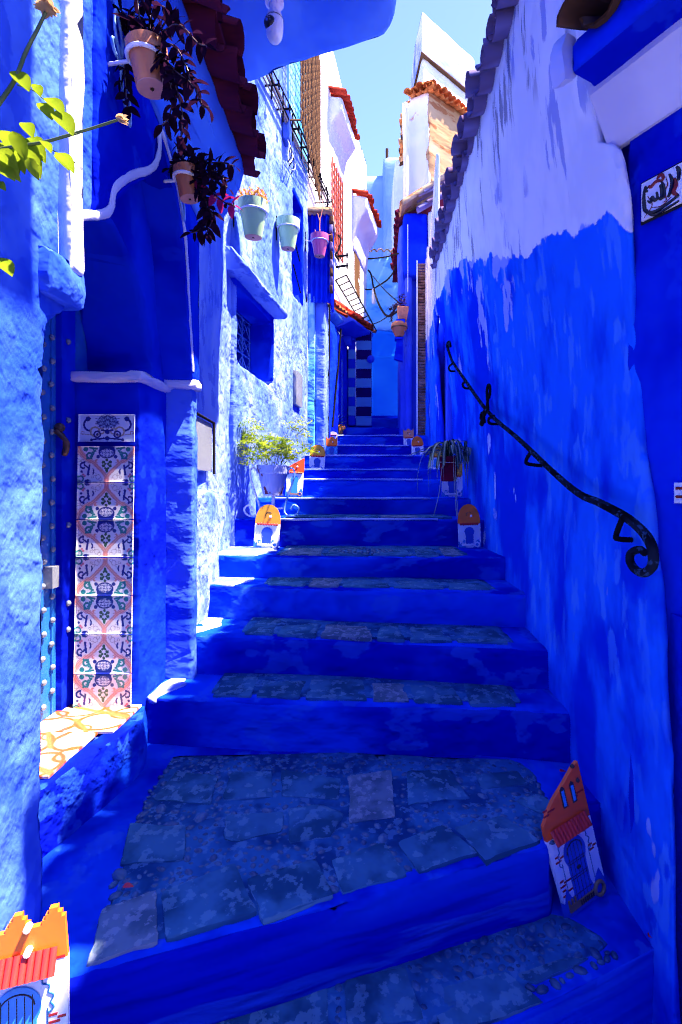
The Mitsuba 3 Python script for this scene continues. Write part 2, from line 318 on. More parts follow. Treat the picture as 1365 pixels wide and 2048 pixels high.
put('stairway__landing', step_mesh([(-1.1, 0.78), (-0.568, 0.947), (0.0, 1.135), (0.47, 1.30), (0.505, 1.37), (0.58, 1.46), (0.95, 1.52)], 2.0, Z(-1.35), LZ, 3, lap=1), 'step_paint', smooth=50)
STEPS = [  # left x,y ; right x,y ; z
    (-0.83, 1.82, 0.655, 1.70, -0.756), (-0.755, 2.08, 0.675, 1.90, -0.603), (-0.83, 2.37, 0.70, 2.16, -0.45),
    (-0.77, 2.56, 0.65, 2.50, -0.3375), (-0.79, 2.98, 0.685, 2.98, -0.17), (-0.75, 3.33, 0.67, 3.33, -0.052),
    (-0.7, 3.75, 0.66, 3.76, 0.083), (-0.6, 4.15, 0.6, 4.17, 0.174), (-0.55, 4.6, 0.6, 4.62, 0.322),
    (-0.5, 5.05, 0.6, 5.08, 0.455), (-0.5, 5.6, 0.6, 5.62, 0.616), (-0.5, 6.4, 0.6, 6.42, 0.81), (-0.5, 7.2, 0.6, 7.2, 1.04), (-0.5, 8.3, 0.6, 8.35, 1.24)]
def step_line(i, x):
    a = STEPS[i]; return a[1] + (a[3] - a[1]) * (x - a[0]) / (a[2] - a[0])
for i, (xl, yl, xr, yr, z) in enumerate(STEPS):
    back = STEPS[i + 1][1] + 0.25 if i + 1 < len(STEPS) else 30.0
    zl = (STEPS[i - 1][4] if i else -0.925) - 0.25
    w = 0.012
    fr = [(x, step_line(i, x) + w * math.sin(5 * x + i * 2.1)) for x in np.linspace(-1.1, 0.95, 9)]
    if i + 1 == len(STEPS): m = tm(prism([fr + [(0.95, back), (-1.1, back)]], z - zl, (0, 0, Z(zl))))
    else: m = step_mesh(fr, back, Z(zl), Z(z), 10 + i, 0.026 if i < 6 else 0.05)
    put('stairway__step', m, 'step_paint', smooth=50)
def plan(px, z): return [tuple(PZ(u, v, z)[:2]) for u, v in px]
land = [([(160, 1952), (316, 1902), (312, 1795), (196, 1832)], 'granite'), ([(322, 1900), (512, 1842), (470, 1738), (318, 1796)], 'slate'),
        ([(522, 1858), (670, 1808), (632, 1730), (490, 1770)], 'slate'), ([(686, 1804), (820, 1766), (770, 1698), (660, 1733)], 'slate'),
        ([(836, 1760), (962, 1722), (892, 1660), (792, 1694)], 'slate'), ([(972, 1736), (1088, 1694), (1010, 1642), (906, 1666)], 'slate'),
        ([(235, 1745), (366, 1735), (370, 1662), (256, 1656)], 'slate'), ([(442, 1690), (474, 1698), (562, 1678), (566, 1632), (446, 1642)], 'slate'),
        ([(576, 1700), (662, 1688), (690, 1640), (640, 1618), (574, 1628)], 'slate'), ([(696, 1660), (792, 1648), (786, 1548), (694, 1560)], 'granite'),
        ([(812, 1620), (942, 1608), (905, 1550), (815, 1549)], 'slate'), ([(966, 1590), (1062, 1580), (1040, 1550), (950, 1556)], 'slate'),
        ([(300, 1610), (420, 1620), (436, 1560), (350, 1550)], 'slate'), ([(440, 1612), (545, 1606), (545, 1552), (455, 1552)], 'slate'),
        ([(560, 1602), (678, 1612), (684, 1566), (560, 1546)], 'slate'), ([(1085, 1640), (1120, 1622), (1080, 1596), (1030, 1612)], 'slate')]
low = [([(690, 1964), (812, 1936), (850, 2046), (690, 2085)], 'slate'), ([(846, 1985), (1010, 1950), (1095, 2015), (890, 2085)], 'slate'),
       ([(1022, 1958), (1120, 1924), (1185, 1922), (1070, 1978)], 'slate'), ([(430, 2040), (660, 1975), (660, 2100), (380, 2200)], 'slate')]
def dome(r, n=8):
    a = np.arange(n) * 2 * math.pi / n; V = [(0, 0, r)]
    for q, h in ((.66, .75), (1.0, .12), (.9, -.6)): V += [(r * q * math.cos(x), r * q * math.sin(x), r * h) for x in a]
    Fs = [(0, 1 + i, 1 + (i + 1) % n) for i in range(n)]
    for l in (0, 1):
        for i in range(n):
            o, p, j = 1 + l * n, 1 + (l + 1) * n, (i + 1) % n; Fs += [(o + i, p + i, p + j), (o + i, p + j, o + j)]
    return trimesh.Trimesh(V, Fs, process=False)
def pebbles(holder, area, stones, z, n, seed, rmin=0.006, rmax=0.015):
    r = np.random.default_rng(seed); A = Polygon(area); S = unary_union([Polygon(s).buffer(0.006) for s in stones]); ms = []; pts = []
    x0, y0, x1, y1 = A.bounds; tries = 0
    while len(ms) < n and tries < n * 40:
        tries += 1
        p = np.array([r.uniform(x0, x1), r.uniform(y0, y1)]); rr = r.uniform(rmin, rmax) * (1.0 + 0.6 * (r.random() < 0.12))
        if not A.contains(Point(p)) or S.contains(Point(p)): continue
        if any((q[0] - p[0]) ** 2 + (q[1] - p[1]) ** 2 < (0.95 * (q[2] + rr)) ** 2 for q in pts): continue
        pts.append((p[0], p[1], rr))
        b = dome(rr); b.apply_scale([1.25, 0.85, 0.55])
        b.apply_transform(trimesh.transformations.rotation_matrix(r.uniform(0, 6.3), [0, 0, 1])); b.apply_translation([p[0], p[1], z - 0.2 * rr])
        ms.append(b)
    put(f'{holder}__pebble', cat_(ms), 'pebble_stone', smooth=True, kind='stuff')
def mortar_sheet(holder, poly, z, seed):
    poly = [(x, y + .026) for x, y in poly]
    m = rough(prism([poly], 0.05, (0, 0, z - 0.046)), 0.03, 0.004, 9.0, seed, lap=1, tol=0.003)
    put(f'{holder}__mortar_bed', m, 'mortar', smooth=50)
area = plan([(168, 1950), (420, 1874), (700, 1802), (960, 1728), (1100, 1690), (1110, 1640), (1080, 1560), (1040, 1530), (700, 1515), (340, 1520), (290, 1600), (215, 1800)], -0.925)
mortar_sheet('stairway__landing', area, LZ + 0.002, 5)
for i, (px, mt) in enumerate(land): stone('stairway__landing', [(x, y + .014) for x, y in plan(px, -0.925)], LZ + 0.010, mt, seed=i)
pebbles('stairway__landing', area, [plan(p, -0.925) for p, _ in land], LZ + 0.004, 420, 3)
area2 = plan([(420, 2060), (700, 1960), (900, 1896), (1100, 1846), (1160, 1860), (1235, 1912), (1060, 2005), (500, 2230)], -1.11)
mortar_sheet('stairway__lower_floor_001', area2, FZ + 0.005, 6)
for i, (px, mt) in enumerate(low): stone('stairway__lower_floor_001', plan(px, -1.11), FZ + 0.012, mt, seed=30 + i)
pebbles('stairway__lower_floor_001', area2, [plan(p, -1.11) for p, _ in low], FZ + 0.007, 360, 4)
r_ = np.random.default_rng(12)
for i in range(5):     # stone treads of the next steps
    holder = 'stairway__step' + (f'_{i:03d}' if i else '')
    z = Z(STEPS[i][4]) + 0.010
    x0, x1 = [(-0.57, 0.53), (-0.52, 0.56), (-0.48, 0.56), (-0.46, 0.5), (-0.5, 0.5)][i]
    x = x0
    depth = [0.225, 0.25, 0.22, 0.36, 0.28][i]
    bed = [(q, step_line(i, q) + 0.03) for q in np.linspace(x0 - 0.02, x1 + 0.02, 6)] + [(q, step_line(i, q) + depth + 0.06) for q in np.linspace(x1 + 0.02, x0 - 0.02, 6)]
    mortar_sheet(holder, bed, z - 0.006, 40 + i)
    j = 0
    while x < x1 - 0.08:
        w = min(r_.uniform(0.13, 0.26), x1 - x)
        a, b = x + 0.006, x + w - 0.012
        dd = depth * r_.uniform(0.8, 1.0)
        stone(holder, [(a, step_line(i, a) + 0.028), (b, step_line(i, b) + 0.028), (b + r_.uniform(-.02, .02), step_line(i, b) + dd), (a + r_.uniform(-.02, .02), step_line(i, a) + dd)],
              z, 'granite' if (j + i) % 4 == 3 else 'slate', seed=60 + 10 * i + j)
        x += w; j += 1
for i, (xw, xe) in enumerate(((-.86, -.70), (-.80, -.65), (-.84, -.56), (-.82, -.50))):   # sunlit wedges painted pale on the left ends of the treads
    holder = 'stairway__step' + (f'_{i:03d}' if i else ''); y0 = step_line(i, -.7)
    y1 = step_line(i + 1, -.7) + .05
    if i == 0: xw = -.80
    stone(holder, [(xw, y0 + .02), (xe - .07, y0 + .015), (xe, y0 + (y1 - y0) * .45), (xe - .03, y1), (xw, y1)], Z(STEPS[i][4]) + .004, 'worn_edge', name='painted_sun_wedge', jit=.02, seed=90 + i)
for i in range(4, 11):     # pale nosings: worn edges with the light they catch painted in
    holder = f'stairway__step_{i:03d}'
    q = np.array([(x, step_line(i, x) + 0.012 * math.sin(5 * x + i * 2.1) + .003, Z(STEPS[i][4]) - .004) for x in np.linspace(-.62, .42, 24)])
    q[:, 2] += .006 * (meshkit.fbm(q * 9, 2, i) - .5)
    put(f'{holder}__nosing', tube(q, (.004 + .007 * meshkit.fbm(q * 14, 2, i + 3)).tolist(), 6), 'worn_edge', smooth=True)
# round manhole of pebbles on the fourth tread
mm = []
for k in range(46):
    for ring, cnt in ((0.05, 12), (0.085, 20), (0.115, 26)):
        if k < cnt:
            a = 2 * math.pi * k / cnt
            b = dome(0.010); b.apply_scale([1.2, 0.8, 0.5]); b.apply_transform(trimesh.transformations.rotation_matrix(a, [0, 0, 1]))
            b.apply_translation([-0.03 + ring * math.cos(a) * 1.4, step_line(3, 0) + 0.17 + ring * math.sin(a), Z(STEPS[3][4]) + 0.010]); mm.append(b)
put('stairway__step_003__pebble', cat_(mm), 'pebble_stone', smooth=True, kind='stuff')

# ------------------------------------------------------------------ roof tiles
def tile_mesh(L, r, th=0.012, taper=0.85, n=7, jit=0.0, seed=0):
    """barrel tile, its axis along +y from the eave end upwards, hump to +z"""
    a = np.linspace(0, math.pi, n); V = []; N = 4
    for i in range(N):
        t = i / (N - 1); rr = r * (1 - (1 - taper) * t)
        for q in (rr, rr - th): V += [(q * math.cos(x), L * t, q * math.sin(x) * 0.85) for x in a]
    V = np.array(V); Fs = []; s = 2 * n
    for i in range(N - 1):
        for k in range(n - 1):
            o, p = i * s + k, (i + 1) * s + k
            Fs += [(o, o + 1, p + 1), (o, p + 1, p), (o + n, p + n + 1, o + n + 1), (o + n, p + n, p + n + 1)]
        for k, fl in ((0, 1), (n - 1, 0)):
            o, p = i * s + k, (i + 1) * s + k
            Fs += [(o, p, p + n), (o, p + n, o + n)] if fl == 1 else [(o, p + n, p), (o, o + n, p + n)]
    for i, fl in ((0, 1), (N - 1, 0)):
        for k in range(n - 1):
            o = i * s + k
            q = [(o, o + n + 1, o + 1), (o, o + n, o + n + 1)]
            Fs += q if fl else [x[::-1] for x in q]
    V = V + (np.random.default_rng(seed).random(V.shape) - 0.5) * 0.006
    return trimesh.Trimesh(V, Fs, process=False)
TILES = {}
def tile_dict(mat, L, r, v):
    k = (mat, L, r, v)
    if k not in TILES:
        m = tile_mesh(L, r, seed=v)
        TILES[k] = grained(m, mat, True, seed=v)
    return TILES[k]
def roof_row(holder, a, b, out, mats, L=0.34, r=0.065, pitch=None, slope=0.35, rows=1, seed=0, chan=True, name='roof_tile'):
    """row of barrel tiles along the eave a->b (3D); out = plan direction that the eave faces"""
    a, b = np.array(a, float), np.array(b, float); rr = np.random.default_rng(seed)
    pitch = pitch or 2 * r; n = max(1, int(round(np.linalg.norm(b - a) / pitch)))
    o = np.array([out[0], out[1], 0.0]); o /= np.linalg.norm(o)
    up = -o * math.cos(slope) + UP * math.sin(slope)
    for row in range(rows):
        for i in range(n):
            p = a + (b - a) * (i + 0.5) / n + up * (row * L * 0.8) + UP * (0.012 * row)
            for c in ((0, 1) if chan else (0,)):
                q = p + ((b - a) / n * 0.5 - UP * 0.022 if c else 0) + o * rr.uniform(-0.025, 0.035)
                m = rot_to(up + rr.normal(0, 0.035, 3), UP if not c else -UP); m[:3, 3] = q
                put(f'{holder}__{name}', tile_dict(mats[rr.integers(len(mats))], L, r, int(rr.integers(3))), None, to_world=T44(m))

# ------------------------------------------------------------------ house with the arched door (left, near)
H1 = thing('arched_door_house', 'deep blue house with arched studded door and tiled jamb, under a tiled canopy', 'house')
arch = [(1.085, -1.4), (1.085, .28), (1.10, .36), (1.19, .44), (1.205, .56), (1.19, .645), (1.325, .735), (1.364, .81), (1.45, .90), (1.60, 1.02), (1.655, 1.12), (1.665, 1.18),
        (1.72, 1.16), (1.80, 1.09), (1.865, .98), (1.90, .85), (1.93, .65), (1.975, .47), (2.0, .40), (2.0, -1.4)]
op = [(-3, -1.9)] + [(-3, 3.4), (2.06, 3.4), (2.06, -1.9)]
poly = [(.3, Z(-1.9)), (1.085, Z(-1.9))] + [(s, Z(z)) for s, z in arch] + [(2.0, Z(-1.9)), (2.06, Z(-1.9)), (2.06, Z(3.4)), (.3, Z(3.4))]
put(f'{H1}__wall', rough(wallm((-.70, 0), (-.70, 1), poly, 0.14), 0.022, 0.010, 5.0, 21, lap=2, fine=0.004, ffreq=14, tol=0.0025), 'azure_rough', smooth=50)
poly2 = [(0.5, Z(-1.9)), (1.16, Z(-1.9)), (1.16, Z(.45)), (1.2, Z(.47)), (1.25, Z(.65)), (1.35, Z(.8)), (1.48, Z(.86)), (1.60, Z(.855)), (1.71, Z(.80)), (1.81, Z(.68)), (1.87, Z(.52)), (1.87, Z(.42)), (1.765, Z(.40)), (1.765, Z(-1.9)), (2.06, Z(-1.9)), (2.06, Z(3.4)), (0.5, Z(3.4))]
put(f'{H1}__inner_wall', rough(wallm((-.805, 0), (-.805, 1), poly2, 0.25), 0.03, 0.006, 5.0, 22, lap=2), 'deep_blue', smooth=50)
put(f'{H1}__back_wall', tm(box(-1.3, -1.11, 0.4, 2.06, Z(-1.6), Z(3.4))), 'deep_blue', smooth=False)
# painted deep-blue face above the arch and in the soffit is one skin proud of the wall
skin = [(1.27, Z(.69))] + [(s + .016 * (1 if s < 1.65 else -1), Z(z - .012)) for s, z in arch[6:17]] + [(1.975, Z(.43)), (2.066, Z(.43)), (2.062, Z(1.09)), (1.85, Z(1.15)), (1.72, Z(1.21)), (1.61, Z(1.245)), (1.346, Z(1.32)), (1.27, Z(1.36))]
put(f'{H1}__painted_field', rough(wallm((-.688, 0), (-.688, 1), skin, 0.16), 0.03, 0.006, 5.0, 23, lap=1, tol=.003), 'deep_blue', smooth=50)
skin2 = [(1.27, Z(1.365)), (1.346, Z(1.325)), (1.61, Z(1.25)), (1.72, Z(1.215)), (1.85, Z(1.155)), (2.068, Z(1.094)), (2.068, Z(2.2)), (1.27, Z(2.2))]
put(f'{H1}__upper_field', rough(wallm((-.686, 0), (-.686, 1), skin2, 0.14), 0.03, 0.005, 5.0, 27, lap=1, tol=.003), 'soffit_blue', smooth=50)
# fillet moulding along the lobed arch, impost band, alfiz band, corbel
fil = spline([(-.682, 1.165, Z(.64)), (-.682, 1.325, Z(.735)), (-.682, 1.362, Z(.82)), (-.682, 1.45, Z(.91)), (-.682, 1.60, Z(1.03)), (-.682, 1.655, Z(1.12)), (-.682, 1.66, Z(1.2)), (-.682, 1.73, Z(1.17)), (-.682, 1.81, Z(1.10)), (-.682, 1.88, Z(.98)), (-.682, 1.915, Z(.84)), (-.69, 1.95, Z(.65)), (-.69, 1.985, Z(.47))], 5)
t_ = tube(fil, 0.012, 8); t_.vertices[:, 0] = -.688 + (t_.vertices[:, 0] + .682) * .45; n_ = t_.vertex_normals; t_.vertices += n_ * (0.006 * (meshkit.fbm(t_.vertices * 30, 2, 3) - 0.5))[:, None]
put(f'{H1}__fillet', t_, 'lavender_plaster', smooth=True)
imp = box(-1.05, -.80, 1.735, 1.80, Z(.378), Z(.412)) + box(-.84, -.785, 1.735, 2.03, Z(.385), Z(.418)) + box(-.81, -.676, 1.975, 2.05, Z(.402), Z(.445))
put(f'{H1}__impost', rough(imp, 0.014, 0.006, 16.0, 24, lap=2), 'lavender_plaster', smooth=50)
put(f'{H1}__band', rough(box(-.71, -.672, 1.135, 1.19, Z(.50), Z(3.0)), 0.018, 0.007, 12.0, 25, lap=2), 'white_plaster', smooth=50)
put(f'{H1}__corbel', rough(box(-.80, -.672, 1.06, 1.20, Z(.42), Z(.53)), 0.014, 0.012, 9.0, 26, lap=5), 'azure_rough', smooth=60)
# door
D = f'{H1}__door'
door = box(-1.10, -1.05, 0.9, 1.9, Z(-.745), Z(.95))
for y in (1.50, 1.575, 1.655): door = door + box(-1.06, -1.044, y, y + 0.006, Z(-.74), Z(.9))
put(D, tm(door), 'door_paint', smooth=False)
put(f'{D}__frame', tm(box(-1.06, -1.030, 1.685, 1.765, Z(-.745), Z(.86))), 'deep_blue', smooth=False)
stud = lathe([(0, 0), (.0105, 0), (.0095, .005), (.006, .009), (.0, .0105)], 10)
sd = grained(stud, 'stud_metal', True)
mt = rot_to((0, 1, 0), (1, 0, 0)); 
for y, ph in ((1.52, 0), (1.575, .03), (1.61, .0), (1.655, .035)):
    for k in range(20):
        z = -.70 + .078 * k + ph
        q = mt.copy(); q[:3, 3] = (-1.045, y + 0.004 * math.sin(k * 2.3), Z(z)); put(f'{D}__stud', sd, None, to_world=T44(q))
for k in (2, 3, 6, 10, 13):
    q = mt.copy(); q[:3, 3] = (-1.030, 1.72, Z(-.66 + .09 * k)); put(f'{D}__stud', sd, None, to_world=T44(q))
hp = PX(120, 885, -1.03)
put(f'{D}__knocker', cat_([tube(spline([hp + [0, -.02, .035], hp + [.03, -.01, .0], hp + [.02, 0, -.035], hp + [0, .02, -.03], hp + [.0, .02, .02]], 6, True), 0.008, 8), ball(hp + [0, 0, .05], .016)]), 'rust_iron', smooth=True)
put(f'{D}__lock', tm(box(-1.05, -1.02, 1.62, 1.655, Z(-.32), Z(-.25))), 'grey_panel', smooth=False)
# tile panel on the jamb
def arcd(x, y, cx, cy, r, w): return dr.abs(dr.sqrt((x - cx) ** 2 + (y - cy) ** 2) - r) - w
def segd(x, y, ax, ay, bx, by):
    h = dr.clip(((x - ax) * (bx - ax) + (y - ay) * (by - ay)) / ((bx - ax) ** 2 + (by - ay) ** 2), 0, 1)
    return dr.sqrt((x - ax - h * (bx - ax)) ** 2 + (y - ay - h * (by - ay)) ** 2)
def cird(x, y, cx, cy, r): return dr.sqrt((x - cx) ** 2 + (y - cy) ** 2) - r
def ink(c, col, d, s=0.012): return mix(c, col, smoothstep(s, -s, d))
def tile_c(p, n, uv):
    """uv.y counts tiles downwards, odd ones are mirrored; uv.x runs -1..1 across; lengths in half tile widths"""
    x = dr.abs(uv.x); row = dr.floor(uv.y); y = uv.y - row
    flip = (row - 2 * dr.floor(row / 2)) > 0.5
    y = dr.select(flip, 1 - y, y) * 1.30
    c = mi.Color3f(0.66, 0.68, 0.72)
    teal, navy, pink, green, grey = (0.02, 0.20, 0.22), (0.010, 0.018, 0.20), (0.64, 0.28, 0.23), (0.04, 0.11, 0.06), (0.34, 0.28, 0.34)
    for cx, cy, r in ((.30, 1.12, .085), (.42, 1.02, .05), (.22, 1.20, .06), (.50, 1.12, .04), (.93, .42, .09), (.95, .62, .07), (.88, .52, .04)): c = ink(c, grey, arcd(x, y, cx, cy, r, .008), .01)
    t = dr.clip(y / 1.15, 0, 1)
    e = dr.select(y < .62, 1.02 - .56 * (y / .62) ** 1.9, .46 * (1 - dr.clip((y - .62) / .50, 0, 1)) ** 1.15)
    w = dr.select(y < .62, .075, .062)
    d = dr.abs(x - e) / dr.select(y < .62, 1.0 + 1.2 * (y / .62), 1.25)
    c = ink(c, (0.70, 0.50, 0.50), d - w, .02); c = ink(c, pink, dr.abs(d - .028) - .022, .015); c = ink(c, (0.45, 0.2, 0.24), dr.abs(d - w) - .006, .008)
    c = ink(c, pink, cird(x, y, .37, .53, .06)); c = ink(c, (0.66, 0.68, 0.72), cird(x, y, .33, .545, .035))
    c = ink(c, pink, cird(x, y, 0, 1.14, .06))
    c = ink(c, teal, arcd(x, y, .62, .34, .095, .035)); c = ink(c, teal, cird(x, y, .76, .11, .085)); c = ink(c, teal, segd(x, y, .36, .09, .62, .05) - .035); c = ink(c, teal, arcd(x, y, .62, .20, .16, .028) + smoothstep(.62, .66, x) * .3)
    for cx, cy in ((.42, .17), (.52, .22), (.55, .44), (.70, .45)): c = ink(c, teal, cird(x, y, cx, cy, .038))
    cr = dr.sqrt((x / 1.25) ** 2 + (y - .20) ** 2) - .245
    c = ink(c, navy, cr); c = ink(c, navy, cird(x, y, .31, .38, .065)); c = ink(c, navy, cird(x, y, .20, .06, .08))
    inn = dr.sqrt((x / 1.5) ** 2 + (y - .245) ** 2) - .155
    chk = dr.sin((x + y) * 62) * dr.sin((x - y) * 62)
    c = mix(c, mix((0.02, 0.04, 0.3), (0.72, 0.74, 0.78), smoothstep(-.15, .15, chk)), smoothstep(.012, -.012, inn))
    c = ink(c, navy, dr.abs(dr.abs(x - .09) + .7 * dr.abs(y - .06) - .06) - .012)
    for cx, cy, r in ((.0, .50, .05), (.12, .58, .062), (.12, .71, .058), (.05, .64, .04), (.05, .80, .04)): c = ink(c, green, cird(x, y, cx, cy, r), .01)
    c = ink(c, green, dr.sqrt((x * 1.7) ** 2 + (y - .88) ** 2) - .085, .01); c = ink(c, (0.5, 0.55, 0.5), cird(x, y, .115, .645, .025))
    c = ink(c, navy, arcd(x, y, .84, .70, .10, .032) + smoothstep(.80, .74, y) * 0 + smoothstep(.78, .72, x)); c = ink(c, navy, segd(x, y, .62, .70, .66, .98) - .035); c = ink(c, navy, segd(x, y, .62, .82, .80, .68) - .03)
    c = ink(c, navy, cird(x, y, .90, .92, .045)); c = ink(c, navy, arcd(x, y, .56, .92, .10, .028) + smoothstep(.50, .56, x)); c = ink(c, navy, cird(x, y, .80, .58, .04)); c = ink(c, navy, cird(x, y, .66, 1.02, .045))
    for cx, cy in ((.84, 1.03), (.79, 1.09), (.89, 1.09)): c = ink(c, (0.60, 0.18, 0.26), cird(x, y, cx, cy, .042))
    c = ink(c, teal, arcd(x, y, .93, 1.18, .10, .028)); c = ink(c, navy, dr.sqrt(((x - .68) * .55) ** 2 + (y - 1.26) ** 2) - .06); c = ink(c, (0.6, 0.62, 0.7), cird(x, y, .62, 1.27, .022))
    return ink(c, (0.10, 0.2, 0.24), cird(x, y, 1.0, 1.3, .09))
def tile_top_c(p, n, uv):
    x, y = dr.abs(uv.x), uv.y
    c = mi.Color3f(0.60, 0.66, 0.78); navy, gold, green = (0.012, 0.02, 0.20), (0.42, 0.32, 0.22), (0.02, 0.14, 0.2)
    k = fbm(x * 26, y * 26, 3.0, 3)
    blob = dr.sqrt((x / 1.7) ** 2 + (y - .26) ** 2) - .24
    c = mix(c, mix(navy, (0.2, 0.3, 0.5), smoothstep(.45, .6, k)), smoothstep(.03, -.03, blob + .12 * (k - .5)) * 0.95)
    c = ink(c, navy, arcd(x, y, .62, .36, .22, .035) + smoothstep(.60, .56, x)); c = ink(c, navy, cird(x, y, .70, .16, .09))
    c = ink(c, gold, arcd(x, y, .44, .62, .16, .03)); c = ink(c, gold, arcd(x, y, .22, .60, .10, .025)); c = ink(c, navy, arcd(x, y, .36, .72, .11, .03)); c = ink(c, navy, cird(x, y, .36, .72, .045))
    c = ink(c, navy, segd(x, y, .1, .86, .52, .90) - .03); c = ink(c, navy, cird(x, y, .56, .92, .05)); c = ink(c, gold, segd(x, y, .55, .74, .95, .70) - .012); c = ink(c, (0.5, 0.2, 0.2), arcd(x, y, .88, .66, .05, .01))
    c = ink(c, navy, cird(x, y, 0, .62, .09)); c = ink(c, navy, cird(x, y, 0, .86, .08)); c = ink(c, navy, segd(x, y, 0, .6, .2, .56) - .03)
    return c
M['panel_tile'] = principled(proc(tile_c), 0.12, 0.5)
M['panel_top_tile'] = principled(proc(tile_top_c), 0.12, 0.5)
def flat_tile(c00, cu, cv, u0, u1, v0, v1, uvr, th=0.008, bev=0.0015):
    """glazed tile: quad from c00 with axes cu, cv (vectors), small gap all round; uv range uvr=(ua,ub,va,vb)"""
    nrm = np.cross(cu, cv); nrm /= np.linalg.norm(nrm)
    def pt(u, v, h): return c00 + cu * u + cv * v + nrm * h
    V, UV = [], []
    lu, lv = np.linalg.norm(cu), np.linalg.norm(cv)
    for e, h in ((0, 0), (0, th - bev), (bev, th)):
        for a, b in ((0, 0), (1, 0), (1, 1), (0, 1)):
            uu = (u0 + e / lu) if a == 0 else (u1 - e / lu); vv = (v0 + e / lv) if b == 0 else (v1 - e / lv)
            V.append(pt(uu, vv, h)); UV.append((uvr[0] + (uvr[1] - uvr[0]) * (uu - u0) / (u1 - u0), uvr[2] + (uvr[3] - uvr[2]) * (vv - v0) / (v1 - v0)))
    Fs = []
    for l in (0, 4):
        for k in range(4):
            a, b = l + k, l + (k + 1) % 4; Fs += [(a, b, b + 4), (a, b + 4, a + 4)]
    Fs += [(8, 9, 10), (8, 10, 11)]
    return trimesh.Trimesh(V, Fs, process=False), np.array(UV)
pb, pt_ = np.array([-1.004, 1.705, Z(-.762)]), np.array([-1.012, 1.752, Z(.268)])
cu = np.array([.196, 0, 0]); down = pb - pt_
joints = [830, 888, 895, 969, 1044, 1119, 1195, 1271, 1348, 1424]
jv = [(j - 830) / (1424 - 830) for j in joints]
# (cu x down) points to the camera (-y)
for k in range(9):
    if k == 1: continue
    a, b = jv[k] + 0.0018, jv[k + 1] - 0.0018
    va = 0.01 if k == 0 else (k - 2) + 0.0
    msh, uv = flat_tile(pt_, cu, down, 0.0, 1.0, a, b, (-1, 1, 0.0 if k == 0 else va + .003, 0.99 if k == 0 else va + .997))
    put(f'{H1}__jamb_tile', msh, 'panel_top_tile' if k == 0 else 'panel_tile', smooth=False, uv=uv)
# threshold
edge = [(-.80, 1.765), (-.757, 1.65), (-.79, 1.47), (-.835, 1.28), (-.875, 1.05)]
thr = prism([[(-1.08, 1.05)] + edge[::-1] + [(-1.08, 1.765)]], 0.4, (0, 0, Z(-1.158)))
put(f'{H1}__threshold', rough(thr, 0.03, 0.004, 8.0, 28, lap=1), 'azure_smooth', smooth=50)
curb = prism([[(x - .05, y) for x, y in edge] + [(x + .022, y) for x, y in edge[::-1]]], 0.32, (0, 0, Z(-1.07)))
put(f'{H1}__curb', rough(curb, 0.016, 0.012, 9.0, 29, lap=3, fine=0.004, tol=.003), 'step_paint', smooth=60)
def thr_c(p, n, uv):
    x, y = uv.x, uv.y
    c = mi.Color3f(0.56, 0.50, 0.40); o = (0.50, 0.07, 0.014)
    wx = x + .05 * (noise(x * 4, y * 4) - .5)
    for cx, cy, r, w in ((.2, .2, .26, .03), (.75, .35, .3, .035), (.3, .8, .28, .03), (.85, .9, .25, .03), (.55, .05, .16, .02), (.05, .55, .16, .03), (.95, .65, .2, .03)): c = ink(c, o, arcd(wx, y, cx, cy, r, w), .02)
    c = ink(c, (0.50, 0.12, 0.03), segd(wx, y, 0, .95, 1, .5) - .05, .03); c = ink(c, (0.50, 0.12, 0.03), segd(wx, y, .4, .4, .7, 0) - .03, .02)
    return c
M['threshold_tile'] = principled(proc(thr_c), 0.2, 0.5)
for k, (y0, y1) in enumerate(((1.06, 1.30), (1.30, 1.54), (1.54, 1.74))):
    x1 = np.interp((y0 + y1) / 2 - .06, [1.05, 1.28, 1.47, 1.65, 1.77], [-.875, -.835, -.79, -.757, -.80])
    msh, uv = flat_tile(np.array([-1.05, y0, Z(-.752)]), np.array([x1 + 1.05 - .012, 0, 0]), np.array([0, y1 - y0, 0]), 0.006, .994, 0.006, .994, (0, 1, 0, 1) if k != 1 else (1, 0, 1, 0))
    put(f'{H1}__threshold_tile', msh, 'threshold_tile', smooth=False, uv=uv)
# canopy: plaster cove, eave board, tiles
cove = prism([[(-.80, Z(1.34)), (-.70, Z(1.34)), (-.672, Z(1.39)), (-.664, Z(1.39)), (-.655, Z(1.415)), (-.635, Z(1.47)), (-.628, Z(1.47)), (-.612, Z(1.52)), (-.602, Z(1.56)), (-.602, Z(1.60)), (-.80, Z(1.72))]], 1.16, (0, 1.30, 0), (1, 0, 0), (0, 0, 1), (0, 1, 0))
put(f'{H1}__cove', rough(cove, 0.022, 0.005, 7.0, 31, lap=1), 'soffit_blue', smooth=35)
put(f'{H1}__eave_board', tm(prism([[(-.66, 1.30), (-.50, 1.30), (-.555, 2.47), (-.70, 2.46)]], .03, (0, 0, Z(1.635)))), 'maroon_tile', smooth=False)
roof_row(H1, (-.475, 1.32, Z(1.635)), (-.53, 2.47, Z(1.635)), (1, 0), ['maroon_tile'], L=0.30, r=0.070, pitch=0.142, slope=0.25, seed=4)
